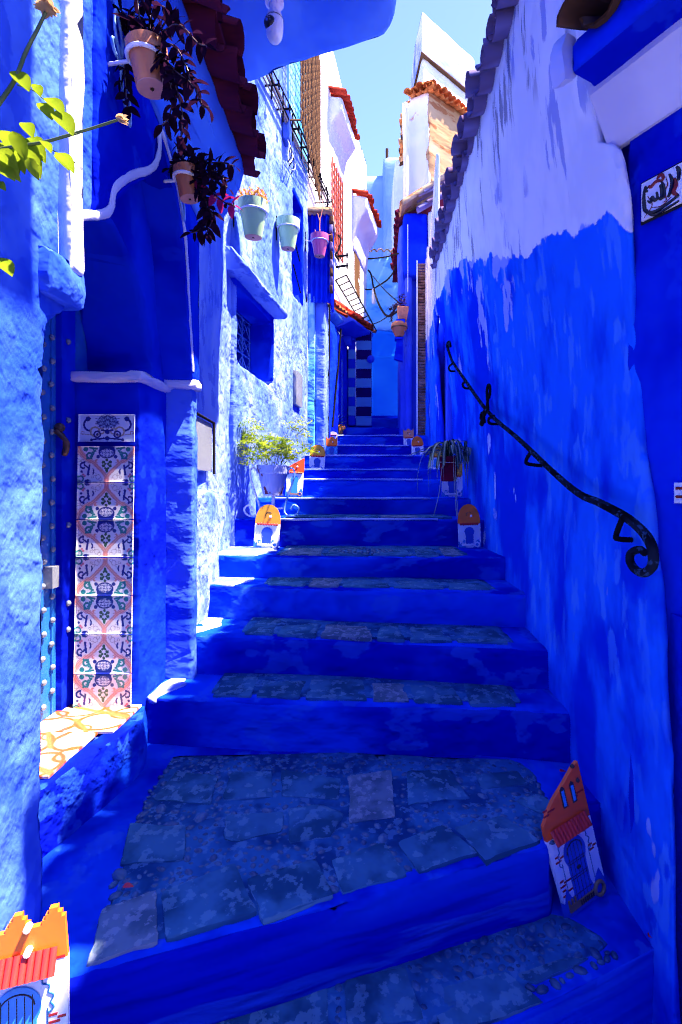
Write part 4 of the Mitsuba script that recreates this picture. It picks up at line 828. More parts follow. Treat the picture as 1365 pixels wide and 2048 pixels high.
put(f'{H11}__parapet', rough(prism([[tuple(c_ + (np.array(p) - c_) * 1.03) for p in tp]], .95, (0, 0, Z(9.55))), .10, .02, 2.0, 122, lap=1), 'worn_blue', smooth=50)
put(f'{H11}__ledge', rough(prism([[tuple(c_ + (np.array(p) - c_) * 1.06) for p in tp]], .02, (0, 0, Z(9.53))), .2, .01, 2.0, 123, lap=0), 'brown_tile', smooth=50)

# ------------------------------------------------------------------ unseen house added across the square behind the camera to dim the risers
H12 = thing('added_opposite_house', 'unseen blue house front added across the little square to darken the steps', 'house')
put(f'{H12}__wall', tm(box(-6, 6, -3.2, -2.4, Z(-1.9), Z(3.2))), 'deep_blue', smooth=False)
put(f'{H12}__door', tm(box(-.6, .5, -2.42, -2.36, Z(-1.9), Z(.4))), 'door_paint', smooth=False)
# ------------------------------------------------------------------ painted souvenir boards on the steps
def C(name, col, cls='grained_satin', var=0.12, f=40.0):
    if name not in GRAINED: GRAINED[name] = (tuple(np.array(col) * (1 - var)), tuple(np.minimum(np.array(col) * (1 + var), .95)), f, cls)
    return name
C('board_white', (0.74, 0.74, 0.76)); C('board_orange', (0.82, 0.16, 0.010)); C('board_amber', (0.78, 0.33, 0.02)); C('board_red', (0.80, 0.085, 0.012)); C('board_salmon', (0.72, 0.25, 0.12)); C('board_yellow', (0.78, 0.42, 0.03))
C('board_blue', (0.02, 0.07, 0.42)); C('board_azure', (0.03, 0.26, 0.62)); C('board_wash', (0.04, 0.20, 0.58)); C('board_edge', (0.38, 0.27, 0.18)); C('board_line', (0.01, 0.12, 0.3)); C('board_brick', (0.36, 0.01, 0.012)); C('board_tile', (0.62, 0.03, 0.025)); C('board_key', (0.30, 0.15, 0.07)); C('board_dark', (0.03, 0.015, 0.02))
def horseshoe(w, h, cx=0.0, y0=0.0, n=18):
    r = w * .5; neck = w * .40; yc = y0 + h - r
    a = np.linspace(-.60, math.pi + .60, n)
    return [(cx - neck, y0), (cx + neck, y0), (cx + neck, yc - r * .62)] + [(cx + r * math.cos(x), yc + r * math.sin(x)) for x in a] + [(cx - neck, yc - r * .62)]
def board(label, pos, w, h, style, top, yaw=0.0, lean=0.10, roll=0.0, group=None, body='board_white', door='board_blue', h1=.55, big=False, key_mat='board_white', wash=True, dome_mark=True):
    th = .011
    k = thing('souvenir_board', label, 'ornament', group)
    Rz = trimesh.transformations.rotation_matrix(yaw, [0, 0, 1]); Rx = trimesh.transformations.rotation_matrix(math.pi / 2 - lean, [1, 0, 0]); Rr = trimesh.transformations.rotation_matrix(roll, [0, 0, 1])
    Tm = trimesh.transformations.translation_matrix(pos) @ Rz @ Rx @ Rr
    def add(nm, mesh, mat, smooth=30):
        mesh = tm(mesh).copy(); mesh.apply_transform(Tm); return put(f'{k}__{nm}', mesh, mat, smooth=smooth)
    a = w / 2; y1 = h * h1
    if style == 'dome':
        ar = np.linspace(0, math.pi, 20); r = (h - y1); up = [(a * math.cos(x), y1 + r * math.sin(x) ** .8) for x in ar]
    elif style == 'crown':
        up = [(a, y1), (a, h), (a * .72, h - .02 * h / .2), (a * .45, h - .022 * h / .2), (a * .2, h - .004), (0, h), (-a * .2, h - .004), (-a * .45, h - .022 * h / .2), (-a * .72, h - .02 * h / .2), (-a, h), (-a, y1)]
    elif style == 'slant':
        up = [(a, y1), (a, h), (a * .80, h * .985), (a * .2, h * .90), (-a * .35, h * .83), (-a * .75, h * .76), (-a * .82, h * .73), (-a, h * .69), (-a, y1)]
    else:  # castle, stepped merlons
        up = [(a, y1)]; m0 = h * .915; s = .028
        for c in (0.72, 0.0, -0.72):
            for dx, dy in ((1.35, 0), (1.0, 0), (1.0, .33), (.7, .33), (.7, .66), (.38, .66), (.38, 1), (-.38, 1), (-.38, .66), (-.7, .66), (-.7, .33), (-1.0, .33), (-1.0, 0), (-1.35, 0)):
                x = a * c + dx * w * .115
                if abs(x) <= a + 1e-9: up.append((x, m0 + dy * h * .065))
        up += [(-a, m0), (-a, y1)]
    base = [(-a, 0), (a, 0), (a, y1), (-a, y1)] if style != 'slant' else [(-a * .86, 0), (a, 0), (a, y1), (-a, y1), (-a * 1.0, y1 * .8), (-a * .9, y1 * .3)]
    add('panel', prism([base], th), body); add('gable', prism([up if Polygon(up).exterior.is_ccw else up[::-1]], th), top)
    if body == 'board_white':   # raw edge of the plywood
        o = base[:2] + up
    dw, dh = (w * .44, y1 * .80) if not big else (w * .48, y1 * .78)
    dy = y1 * (.06 if not big else .12)
    hole = horseshoe(dw, dh, 0, dy)
    add('door', prism([hole], .0025, (0, 0, th)), door)
    if wash:
        xs_ = np.linspace(-a, a, 13); t = [(x, y1 * (.26 + .10 * math.sin(x * 160 + w * 100))) for x in xs_]
        left = prism([[(-a, 0), (a, 0)] + t[::-1]], .0012, (0, 0, th)) - prism([horseshoe(dw + .004, dh + .02, 0, dy - .01)], .1)
        add('base_wash', left, 'board_wash' if not big else 'board_blue')
    # little tiled ledge above the door
    n = 8 if not big else 11; lw = w * (.84 if not big else .80)
    tl = [tube([(-lw / 2 + lw * (i + .5) / n, y1 + h * (.055 if big else .0), th), (-lw / 2 + lw * (i + .5) / n, y1 - h * (.035 if big else .02), th + (.018 if big else .006))], lw / n * .52, 6) for i in range(n)]
    add('tile_ledge', cat_(tl), 'board_tile' if big or style == 'dome' else 'board_red', smooth=60)
    # key at the foot
    ky = y1 * .045 + .004
    s = w / .14
    kk = [tm(prism([[(-w * .36, ky), (w * .26, ky), (w * .26, ky + .013 * s), (-w * .36, ky + .013 * s)]], .005, (0, 0, th)))]
    kk.append(tube([(w * .33 + .014 * s * math.cos(q), ky + .007 * s + .014 * s * math.sin(q), th + .004) for q in np.linspace(0, 2 * math.pi, 14, endpoint=False)], .0042 * s, 6, True))
    for q in range(3): kk.append(tm(prism([[(-w * (.36 - .07 * q), ky + .01 * s), (-w * (.33 - .07 * q), ky + .01 * s), (-w * (.33 - .07 * q), ky + .024 * s), (-w * (.36 - .07 * q), ky + .024 * s)]], .005, (0, 0, th))))
    if big:
        for q in range(7): add('key_letter', prism([[(w * (-.12 + .045 * q), ky + .002 * s), (w * (-.095 + .045 * q), ky + .002 * s), (w * (-.095 + .045 * q), ky + .011 * s), (w * (-.12 + .045 * q), ky + .011 * s)]], .0065, (0, 0, th)), 'board_dark')
    add('key', cat_(kk), key_mat)
    if not big and dome_mark:
        yy = y1 + (h - y1) * .45
        add('motif', cat_([tube([(w * .02 + w * .12 * math.cos(q), yy + w * .12 * math.sin(q), th) for q in np.linspace(.6, 3.6, 9)], .0022 * s, 5)]), 'board_dark', smooth=True)
        add('bird', ball((w * .10, yy - w * .06, th + .004), .008 * s, 1), 'board_white', smooth=True)
    if big:
        for q, (bx, by) in enumerate(((.36, .90), (.36, .62), (-.36, .72), (-.38, .42), (-.40, 1.32), (.28, 1.34), (-.36, .30))):
            if style == 'castle' and bx < 0 and by < .5: continue
            for e, (ox, oy, l) in enumerate(((-.03, .018, .05), (.02, 0, .09), (-.035, -.018, .07))):
                x0, y0 = w * bx + ox * .25 * s, h * .58 * by * (.98 if style == 'castle' else 1) + oy * .30 * s
                x1 = min(x0 + l * .25 * s, a - .003)
                if x1 > x0: add('brick_mark', prism([[(x0, y0), (x1, y0), (x1, y0 + .0035 * s), (x0, y0 + .0035 * s)]], .001, (0, 0, th)), 'board_brick')
        # scalloped line round the arch and the door's own frame and boards
        r = dw * .5; yc = dy + dh - r; sc = []
        for q in np.linspace(-.35, math.pi + .35, 12)[:-1]:
            q1 = q + (math.pi + .7) / 11; R = r + w * .085
            p0, p1 = np.array([R * math.cos(q), yc + R * math.sin(q)]), np.array([R * math.cos(q1), yc + R * math.sin(q1)]); mid = (p0 + p1) / 2; o = mid - [0, yc]; o = o / np.linalg.norm(o)
            sc.append(tube([(*p, th + .0008) for p in spline([p0, mid + o * w * .045, p1], 6)], .0012 * s, 5))
        for sx in (-1, 1): sc.append(tube([(sx * (r + w * .06), y1 * .25, th + .0008), (sx * (r + w * .06), yc - r * .25, th + .0008)], .0010 * s, 5))
        add('scallop_line', cat_(sc), 'board_line', smooth=True)
        ln = []
        for x in np.linspace(-dw * .32, dw * .32, 5): ln.append(tube([(x, dy + .004, th + .0026), (x, yc + r * .55, th + .0026)], .0007 * s, 4))
        for y in (dy + dh * .12, dy + dh * .36, dy + dh * .40, dy + dh * .60, dy + dh * .64): ln.append(tube([(-dw * .40, y, th + .0026), (dw * .40, y, th + .0026)], .0008 * s, 4))
        ln.append(tube([(dw * .36 * math.cos(q), yc + dw * .05 + dw * .30 * math.sin(q), th + .0026) for q in np.linspace(0, math.pi, 12)], .0012 * s, 5))
        add('door_line', cat_(ln), 'board_dark', smooth=True)
        for q in (-.03, .05): add('knocker', ball((dw * q, dy + dh * .50, th + .003), .0035 * s, 1), 'board_dark', smooth=True)
        if style == 'slant':
            for q in (-.02, .20):
                add('slit_window', prism([[(w * q, y1 * 1.26), (w * (q + .10), y1 * 1.26), (w * (q + .10), y1 * 1.50), (w * (q + .05), y1 * 1.54), (w * q, y1 * 1.50)]], .0012, (0, 0, th)), 'board_dark')
                add('slit_pane', prism([[(w * (q + .02), y1 * 1.28), (w * (q + .08), y1 * 1.28), (w * (q + .08), y1 * 1.48), (w * (q + .02), y1 * 1.48)]], .0018, (0, 0, th)), 'board_azure')
            for x, y in ((.36, 1.70), (.40, 1.50)): add('rivet', ball((w * x, y1 * y, th), .006, 1), 'board_dark', smooth=True)
        else:
            for x, y in ((.12, .93), (.12, .83)):
                add('spout', tube([(w * x, h * y, th), (w * x, h * y, th + .012)], .006, 8), 'board_white', smooth=40)
            for i in range(5):  # pointed azure strips on the lower part of the board door
                add('door_strip', prism([[(-dw * .45 + dw * .18 * i, dy), (-dw * .28 + dw * .18 * i, dy), (-dw * .28 + dw * .18 * i, dy + dh * (.50 + .05 * (i % 3))), (-dw * .36 + dw * .18 * i, dy + dh * (.56 + .06 * (i % 2))), (-dw * .45 + dw * .18 * i, dy + dh * .50)]], .0029, (0, 0, th)), 'board_azure')
    return k
G = 'small painted house boards along the steps'
def at(u, d, z): return ((u - 735) * d / F, d, Z(z) + .004)
board('white house board with an amber dome, below the iron plant stand', at(533, 2.90, -.3375), .145, .250, 'dome', 'board_amber', yaw=.05, lean=.08, roll=-.06, group=G, door='deep_blue_board' if False else 'board_blue')
board('white house board with an orange dome and red zigzag, below the spider plant', at(940, 2.90, -.3375), .128, .252, 'dome', 'board_orange', yaw=-.08, lean=.07, roll=.03, group=G)
board('tall board with a slanted red top, behind the peeling flower pot', at(588, 3.62, -.052), .125, .285, 'slant', 'board_red', yaw=.1, lean=.10, roll=-.06, group=G, h1=.62, door='board_azure', key_mat='board_key')
board('white house board with an amber dome, on the left below the crenellated orange one', at(634, 4.50, .174), .140, .232, 'dome', 'board_amber', yaw=.1, lean=.10, roll=-.05, group=G)
board('house board with a crenellated orange top, under the orange plant pot', at(664, 4.95, .322), .112, .205, 'crown', 'board_orange', yaw=.05, lean=.08, group=G, body='board_azure')
board('white house board half hidden behind the orange crenellated one', at(666, 5.52, .455), .105, .185, 'dome', 'board_white', yaw=.05, lean=.06, group=G, h1=.80, dome_mark=False)
board('white and blue house board mostly hidden behind the red spider plant pot', at(905, 3.62, -.052), .150, .275, 'crown', 'board_amber', yaw=-.1, lean=.08, group=G, door='board_blue')
board('house board with a yellow crown, above the spider plant leaves', at(871, 4.45, .174), .118, .215, 'crown', 'board_yellow', yaw=-.1, lean=.10, roll=-.14, group=G, door='board_azure')
board('white house board with an orange dome, in front of the salmon crowned one', at(836, 4.97, .322), .118, .210, 'dome', 'board_orange', yaw=-.1, lean=.08, roll=.03, group=G)
board('house board with a salmon crown, highest on the right beside the brick strip', at(819, 5.52, .455), .118, .220, 'crown', 'board_salmon', yaw=-.08, lean=.08, roll=.05, group=G)
board('broken board with a red slanted gable and blue arched door, leaning at the right wall', (.577, 1.335, FZ + .006), .165, .345, 'slant', 'board_red', yaw=.45, lean=.16, roll=.15, body='board_white', door='board_blue', h1=.58, big=True, key_mat='board_key')
board('large board with orange stepped battlements and a blue arched door, at the left pillar', (-.583, .84, FZ + .004), .152, .385, 'castle', 'board_orange', yaw=.27, lean=.08, roll=.03, door='board_azure', h1=.76, big=True, wash=False)

# ------------------------------------------------------------------ flower pots and plants
def pot(label, c, R, H, mat, ring='white_wire', tilt=(0, 0), rim=True, base_mat='pot_base', group=None, arm=None, top=.76, hole=True, kind='flower_pot', belly=None):
    """pot whose rim centre is c; arm: point on the wall that its wire holder reaches"""
    k = thing(kind, label, 'flower pot', group)
    r1 = R * (.58 if mat != 'terracotta' else .76)
    prof = [(r1, -H), (R * .86, -H * .31), (R * .88, -H * .30), (R * .985, -H * .295), (R, -H * .28), (R, 0), (R * .93, 0), (R * .88, -H * .05), (R * .74, -H * .3), (0, -H * .32)] if belly is None else belly
    M4 = trimesh.transformations.translation_matrix(c) @ trimesh.transformations.rotation_matrix(tilt[0], [1, 0, 0]) @ trimesh.transformations.rotation_matrix(tilt[1], [0, 1, 0])
    def add(nm, m, mt, smooth=35): m = m.copy(); m.apply_transform(M4); return put(f'{k}__{nm}', m, mt, smooth=smooth)
    add('body', lathe(prof, 36), mat)
    add('base', lathe([(0, -H - .002), (r1 * .12, -H - .002), (r1 * .12, -H - .001)] + [(r1 * .98, -H - .002), (r1, -H + .004)], 30), base_mat)
    if hole: add('drain_hole', lathe([(0, -H - .0032), (r1 * .13, -H - .0032), (r1 * .13, -H)], 14), 'soil')
    add('soil', lathe([(0, -H * .12), (R * .90, -H * .14)], 24), 'soil')
    if arm is not None:
        hk = thing('pot_holder', arm[1], 'pot holder', arm[2] if len(arm) > 2 else None)
        rr = R * .90; zz = -H * .33
        ringp = [np.array(c) + [rr * math.cos(q), rr * math.sin(q), zz] for q in np.linspace(0, 2 * math.pi, 28, endpoint=False)]
        put(f'{hk}__ring', tube(ringp, .0055, 7, True), ring, smooth=True)
        w = np.array(arm[0]); n0 = np.array(c) + [0, 0, zz]
        dv = (w - n0) * [1, 1, 0]; n0 = n0 + dv / np.linalg.norm(dv) * rr
        put(f'{hk}__arm', tube([n0, w], .005, 6), ring, smooth=True)
        if mat != 'terracotta': put(f'{hk}__back_bar', tube([w + [0, 0, .08], w + [0, 0, -.10]], .004, 6), ring if ring != 'white_wire' else 'black_iron', smooth=True)
        return k, hk
    return k, None
GW = 'pots in wire holders on the whitewashed wall'
def wpt(y, z): return np.array([wallx(y) + .01, y, z])
c1 = P(507, 404, 2.95); pot('mint green pot full of dry orange plants, in a wire holder', c1, .088, .20, 'mint_glaze', arm=(wpt(2.93, c1[2] - .06), 'wire ring holding the mint green pot with dry plants'), tilt=(.1, .02))
c2 = P(577, 440, 3.76); pot('empty mint green pot between the dry planted one and the pink one', c2, .088, .21, 'mint_glaze', arm=(wpt(3.74, c2[2] - .06), 'wire ring holding the empty mint green pot'), tilt=(.08, .02))
c3 = P(640, 470, 4.62); pot('small pink glazed pot with a bare dead stem in front of the corrugated box', c3, .083, .19, 'pink_glaze', arm=(wpt(4.60, c3[2] - .06), 'wire ring holding the pink pot'), tilt=(.08, .02))
ca_ = P(293, 92, 1.32); pot('larger terracotta pot with trailing purple plant, by the tiled canopy', ca_, .052, .108, 'terracotta', arm=(np.array([-.69, 1.33, ca_[2] - .04]), 'white wire ring of the larger terracotta pot'), tilt=(.06, -.12))
cb_ = P(372, 338, 1.68); pot('smaller terracotta pot with trailing purple plant, lower right of the larger one', cb_, .042, .098, 'terracotta', arm=(np.array([-.69, 1.70, cb_[2] - .03]), 'white wire ring of the smaller terracotta pot'), tilt=(.06, -.12))
# leaf shaped iron wall brackets
for (u0, v0, d0, s0, which) in ((228, 120, 1.365, .115, 'larger'), (345, 355, 1.79, .105, 'smaller')):
    bk8 = thing('wall_bracket', f'pale blue wrought iron leaf bracket behind the {which} terracotta pot', 'bracket')
    o = np.array([-.672, d0, P(u0, v0, d0)[2]])
    for (dy, dz) in ((-.25, .95), (-.42, .15), (.55, 1.0), (.45, -1.25)):
        tip = o + np.array([.0, dy * s0, dz * s0]); nrm_ = np.array([0, -dz, dy]) / math.hypot(dy, dz)
        lp = spline([o, o + (tip - o) * .55 + nrm_ * s0 * .16, tip, o + (tip - o) * .55 - nrm_ * s0 * .16], 6, True)
        put(f'{bk8}__loop', tube(lp, .0042, 6, True), 'pale_iron', smooth=True)
LEAF = {}
def leaf_dict(mat, shape, v):
    k = (mat, shape, v)
    if k not in LEAF:
        m = {'oval': leaf_mesh(1, .50, .18 + .12 * v, .12), 'round': leaf_mesh(1, .60, .16 + .14 * v, .30), 'blade': leaf_mesh(1, .16, .2 + .3 * v, .2, tip=1.4)}[shape]
        LEAF[k] = grained(m, mat, True, t=rng.random(len(m.vertices)) * .5 + .5 * rng.random())
    return LEAF[k]
def put_leaf(holder, p, d, L, mat, shape='oval', v=0, up=(0, 0, 1)):
    m = rot_to(d, up); m[:3, :3] *= L; m[:3, 3] = p
    put(f'{holder}__leaf', leaf_dict(mat, shape, v), None, to_world=T44(m))
def trailing(label, c, stems, seed, L=.035, pink=()):
    k = thing('trailing_plant', label, 'plant'); r = np.random.default_rng(seed)
    for si, pts in enumerate(stems):
        q = spline([np.array(c)] + [np.array(x) for x in pts], 7)
        put(f'{k}__stem', tube(q, .0022, 5), 'dark_stem', smooth=True)
        s = np.r_[0, np.cumsum(np.linalg.norm(np.diff(q, axis=0), axis=1))]; a = .02; side = r.uniform(0, 6)
        while a < s[-1]:
            p = np.array([np.interp(a, s, q[:, j]) for j in range(3)]); i = min(np.searchsorted(s, a), len(q) - 1); t = q[i] - q[i - 1]; t /= np.linalg.norm(t) + 1e-9
            for h in (0, 1):
                w = np.cross(t, [math.cos(side + h * 3.14), math.sin(side + h * 3.14), .3]); w /= np.linalg.norm(w) + 1e-9
                put_leaf(k, p, w + .55 * t + [0, 0, -.25], L * r.uniform(.75, 1.25), 'magenta_leaf' if si in pink and r.random() < .5 else 'purple_leaf', 'oval', int(r.integers(3)), up=(r.normal(0, .5), -1.0, .6))
            a += L * .50; side += 1.3
        put_leaf(k, q[-1], t, L, 'magenta_leaf' if si in pink else 'purple_leaf', 'oval', 1)
    return k
def pp(u, v, d): return P(u, v, d)
trailing('dark purple trailing plant spilling from the larger terracotta pot', ca_, [
    [pp(262, 40, 1.34), pp(240, 18, 1.36)], [pp(280, 40, 1.33), pp(275, -5, 1.34)], [pp(300, 50, 1.32), pp(312, 10, 1.3), pp(330, 15, 1.28)], [pp(330, 60, 1.3), pp(360, 50, 1.27), pp(395, 85, 1.25), pp(415, 92, 1.24)],
    [pp(345, 90, 1.29), pp(372, 130, 1.27), pp(380, 160, 1.26)], [pp(262, 60, 1.37), pp(238, 40, 1.39), pp(228, 45, 1.4)], [pp(255, 110, 1.37), pp(250, 150, 1.36), pp(255, 215, 1.35)],
    [pp(340, 130, 1.28), pp(352, 170, 1.27), pp(365, 230, 1.27), pp(362, 280, 1.28)], [pp(350, 140, 1.27), pp(390, 175, 1.25), pp(405, 210, 1.24), pp(418, 215, 1.24)], [pp(335, 150, 1.28), pp(345, 195, 1.28), pp(338, 235, 1.29), pp(325, 250, 1.3)],
    [pp(320, 60, 1.32), pp(345, 30, 1.3), pp(360, 45, 1.28)], [pp(270, 70, 1.36), pp(270, 25, 1.37), pp(290, 5, 1.35)], [pp(300, 60, 1.33), pp(300, 30, 1.33)]], 3, L=.039)
trailing('dark purple plant with magenta tips spilling from the smaller terracotta pot', cb_, [
    [pp(365, 310, 1.69), pp(350, 285, 1.7)], [pp(385, 315, 1.67), pp(405, 318, 1.66), pp(430, 335, 1.64)], [pp(395, 330, 1.66), pp(440, 325, 1.63), pp(468, 332, 1.6)], [pp(400, 345, 1.66), pp(430, 360, 1.64), pp(455, 375, 1.62)],
    [pp(400, 360, 1.66), pp(425, 385, 1.65), pp(450, 405, 1.63), pp(470, 412, 1.62)], [pp(395, 365, 1.66), pp(410, 400, 1.65), pp(425, 435, 1.64), pp(412, 470, 1.64)], [pp(405, 380, 1.66), pp(415, 440, 1.65), pp(395, 462, 1.65), pp(382, 465, 1.65)],
    [pp(380, 300, 1.68), pp(370, 290, 1.69)], [pp(345, 330, 1.7), pp(338, 345, 1.7)], [pp(410, 340, 1.65), pp(440, 345, 1.64), pp(448, 360, 1.63)]], 4, L=.039, pink=(4,))
# dry plants
def tuft(label, c, R, H, n, mat, seed, name='dry_plant'):
    k = thing(name, label, 'plant'); r = np.random.default_rng(seed); ms = []
    for i in range(n):
        a, q = r.uniform(0, 6.28), R * math.sqrt(r.random()); p = np.array(c) + [q * math.cos(a), q * math.sin(a), r.uniform(-.01, H)]
        m = leaf_mesh(1, .7, .3, .2, 3); t = rot_to(r.normal(0, 1, 3), r.normal(0, 1, 3)); t[:3, :3] *= r.uniform(.012, .028); t[:3, 3] = p; m.apply_transform(t); ms.append(m)
    put(f'{k}__foliage', cat_(ms), mat, smooth=False, kind='stuff')
    return k
tuft('dry orange plants filling the mint green pot', c1 + [0, 0, .005], .088, .05, 260, 'dry_plant', 5)
DS = thing('dead_stem', 'bare pinkish dead stem in the pink pot', 'plant')
for b in ([c3, c3 + [.0, 0, .12], c3 + [.02, 0, .22], c3 + [.025, 0, .33]], [c3 + [-.03, 0, 0], c3 + [-.045, 0, .05]], [c3 + [.05, -.02, 0], c3 + [.11, -.02, -.01]], [c3 + [0, 0, .13], c3 + [-.02, 0, .2]]):
    put(f'{DS}__twig', tube(spline(b, 5), [.006, .003], 5), 'board_salmon', smooth=True)
# fern in the peeling pot on its iron stand
fs = np.array([-.575, 3.06, Z(-.165)])
PK, _ = pot('peeling white flower pot with a red scar, on the iron scroll stand', fs + [0, 0, .315], .100, .175, 'peeling_paint', base_mat='peeling_paint', hole=False, tilt=(.0, .03))
ST = thing('plant_stand', 'white iron plant stand with scrolled feet on the fifth step', 'plant stand')
put(f'{ST}__post', tube([fs + [.0, 0, .02], fs + [0, 0, .138]], .011, 8), 'white_wire', smooth=True)
put(f'{ST}__tray', lathe([(0, .125), (.06, .128), (.062, .136), (0, .136)], 20, fs), 'white_wire', smooth=35)
for sgn in (-1, 1):
    lp = [fs + [sgn * .085, -.03, .27], fs + [sgn * .115, -.035, .30], fs + [sgn * .135, -.035, .27], fs + [sgn * .12, -.035, .2], fs + [sgn * .075, -.04, .06], fs + [sgn * .09, -.05, .015], fs + [sgn * .14, -.055, .012], fs + [sgn * .165, -.055, .05], fs + [sgn * .135, -.055, .075], fs + [sgn * .115, -.055, .05]]
    put(f'{ST}__scroll', tube(spline(lp, 7), .006, 7), 'pale_iron' if sgn > 0 else 'white_wire', smooth=True)
    put(f'{ST}__foot', tube([fs + [0, 0, .05], fs + [sgn * .075, -.04, .055]], .006, 6), 'white_wire', smooth=True)
FN = thing('fern', 'feathery yellow green asparagus fern in the peeling pot', 'plant'); fr = np.random.default_rng(6); lm = []
for i in range(34):
    a, sp = fr.uniform(0, 6.28), .23 * math.sqrt(fr.random()); h = fr.uniform(.06, .30) * (1.1 - 1.3 * sp)
    b = fs + [0, 0, .30]; tipv = b + [sp * math.cos(a), sp * math.sin(a) * .6, h + .02]
    q = spline([b + [.04 * math.cos(a), .04 * math.sin(a), 0], b + [sp * .5 * math.cos(a), sp * .3 * math.sin(a), h * .65], tipv], 6)
    put(f'{FN}__stem', tube(q, .0013, 4), 'rose_stem', smooth=True)
    for cl in range(3):
        cc = tipv + fr.normal(0, .022, 3) * [1.3, 1, .8] - [0, 0, .02 * cl]; nd_ = fr.normal(0, .5, 3) + [0, 0, 1]
        for j in range(34):
            m = trimesh.Trimesh([(0, 0, 0), (.11, .45, 0), (-.11, .45, 0), (0, 1, -.05)], [(0, 1, 2), (1, 3, 2)], process=False)
            t = rot_to(fr.normal(0, 1, 3) * [1, 1, .35], nd_); t[:3, :3] *= fr.uniform(.020, .042); t[:3, 3] = cc + fr.normal(0, .016, 3) * [1.4, 1.2, .5]; m.apply_transform(t); lm.append(m)
put(f'{FN}__frond', cat_(lm), 'fern_leaf', smooth=False, kind='stuff')
# agave in the orange pot
ag = np.array([-.385, 6.02, Z(.62)])
k, _ = pot('round glazed orange pot with lugs, at the head of the steps', ag + [0, 0, .165], .108, .16, 'orange_glaze', base_mat='orange_glaze', hole=False, kind='round_pot',
           belly=[(.06, -.16), (.085, -.13), (.104, -.06), (.095, -.02), (.075, -.008), (.082, 0), (.070, 0), (.06, -.03), (0, -.035)])
for sx in (-1, 1): put(f'{k}__lug', tube([ag + [sx * .100, 0, .13] + np.array([sx * .018 * math.sin(q), 0, .02 * math.cos(q)]) for q in np.linspace(0, 6.28, 12, endpoint=False)], .009, 6, True), 'orange_glaze', smooth=True)
AG = thing('agave', 'small spiky green agave in the round orange pot', 'plant'); ar_ = np.random.default_rng(9)
for i in range(17):
    a = i * 2.4; el = .25 + 1.1 * (i / 17); dv = (math.cos(a) * math.cos(el), math.sin(a) * math.cos(el), math.sin(el))
    put_leaf(AG, ag + [0, 0, .155], dv, .15 + .05 * ar_.random(), 'agave_leaf', 'blade', i % 2)
# spider plant in its brick patterned pot
sc_ = np.array([.538, 3.30, Z(.214)])
SP = thing('square_pot', 'dark red brick patterned pot with a white wire band, held on the right wall', 'flower pot')
def bpot(z0, z1, g):  # tapered block between two heights
    f0, f1 = .046 + .014 * z0, .046 + .014 * z1
    return f0 + g, f1 + g
core = Manifold.hull(Manifold.batch_boolean([Manifold.cube([.088, .088, .002], True).translate([0, 0, -.155]), Manifold.cube([.112, .112, .002], True)], manifold3d.OpType.Add))
core = core - Manifold.cube([.098, .098, .03], True)
ry = np.diag([1.0, 1, 1, 1]); yaw = trimesh.transformations.rotation_matrix(-.25, [0, 0, 1])
def sput(nm, m, mt, smooth=30): m = tm(m).copy(); m.apply_transform(yaw); m.apply_translation(sc_); return put(f'{SP}__{nm}', m, mt, smooth=smooth)
sput('body', core, 'brick_red')
for row in range(6):
    z = -.142 + .024 * row; hw = .0445 + (.155 + z) / .155 * .0115
    for side in range(4):
        for col in range(3):
            x0 = -hw + col * 2 * hw / 3 + (.012 if row % 2 else 0); x1 = min(x0 + 2 * hw / 3 - .004, hw)
            b = tm(box(x0, x1, -hw - .0035, -hw + .003, z, z + .019)); b.apply_transform(trimesh.transformations.rotation_matrix(side * math.pi / 2, [0, 0, 1])); sput('brick', b, 'brick_red')
sput('rim', Manifold.cube([.120, .120, .018], True).translate([0, 0, -.004]) - Manifold.cube([.100, .100, .05], True), 'brick_red')
sput('soil', Manifold.cube([.098, .098, .004], True).translate([0, 0, -.013]), 'soil')
SH = thing('pot_holder', 'white wire band and arm holding the dark red brick patterned pot', 'pot holder')
bnd = tube([sc_ + yaw[:3, :3] @ np.array([x * .062, y * .062, -.034]) for x, y in ((-1, -1), (1, -1), (1, 1), (-1, 1))], .004, 6, True)
put(f'{SH}__band', bnd, 'white_wire', smooth=30); put(f'{SH}__arm', tube([sc_ + [.05, .02, -.034], [.68, 3.36, Z(.18)]], .005, 6), 'white_wire', smooth=True)
SPL = thing('spider_plant', 'striped spider plant with long arching leaves and pale runners, on the right wall', 'plant'); sr = np.random.default_rng(10)
def ribbon(q, w):
    q = np.asarray(q); n = len(q); t = np.gradient(q, axis=0); t /= np.linalg.norm(t, axis=1, keepdims=True)
    side = np.cross(t, [0, 0, 1.0]); ln = np.linalg.norm(side, axis=1, keepdims=True); side = np.where(ln > .05, side / np.maximum(ln, 1e-6), [0, 1, 0])
    for i in range(1, n):
        if side[i] @ side[i - 1] < 0: side[i] = -side[i]
    V, UV, Fs = [], [], []
    for i in range(n):
        ww = w * min(1, 3 * (1 - i / (n - 1)) ** .7 + .02) * .5
        V += [q[i] - side[i] * ww + [0, 0, ww * .4], q[i], q[i] + side[i] * ww + [0, 0, ww * .4]]; UV += [(0, i / n), (.5, i / n), (1, i / n)]
    for i in range(n - 1):
        for o in (0, 1): a = 3 * i + o; Fs += [(a, a + 1, a + 4), (a, a + 4, a + 3)]
    return trimesh.Trimesh(V, Fs, process=False), np.array(UV)
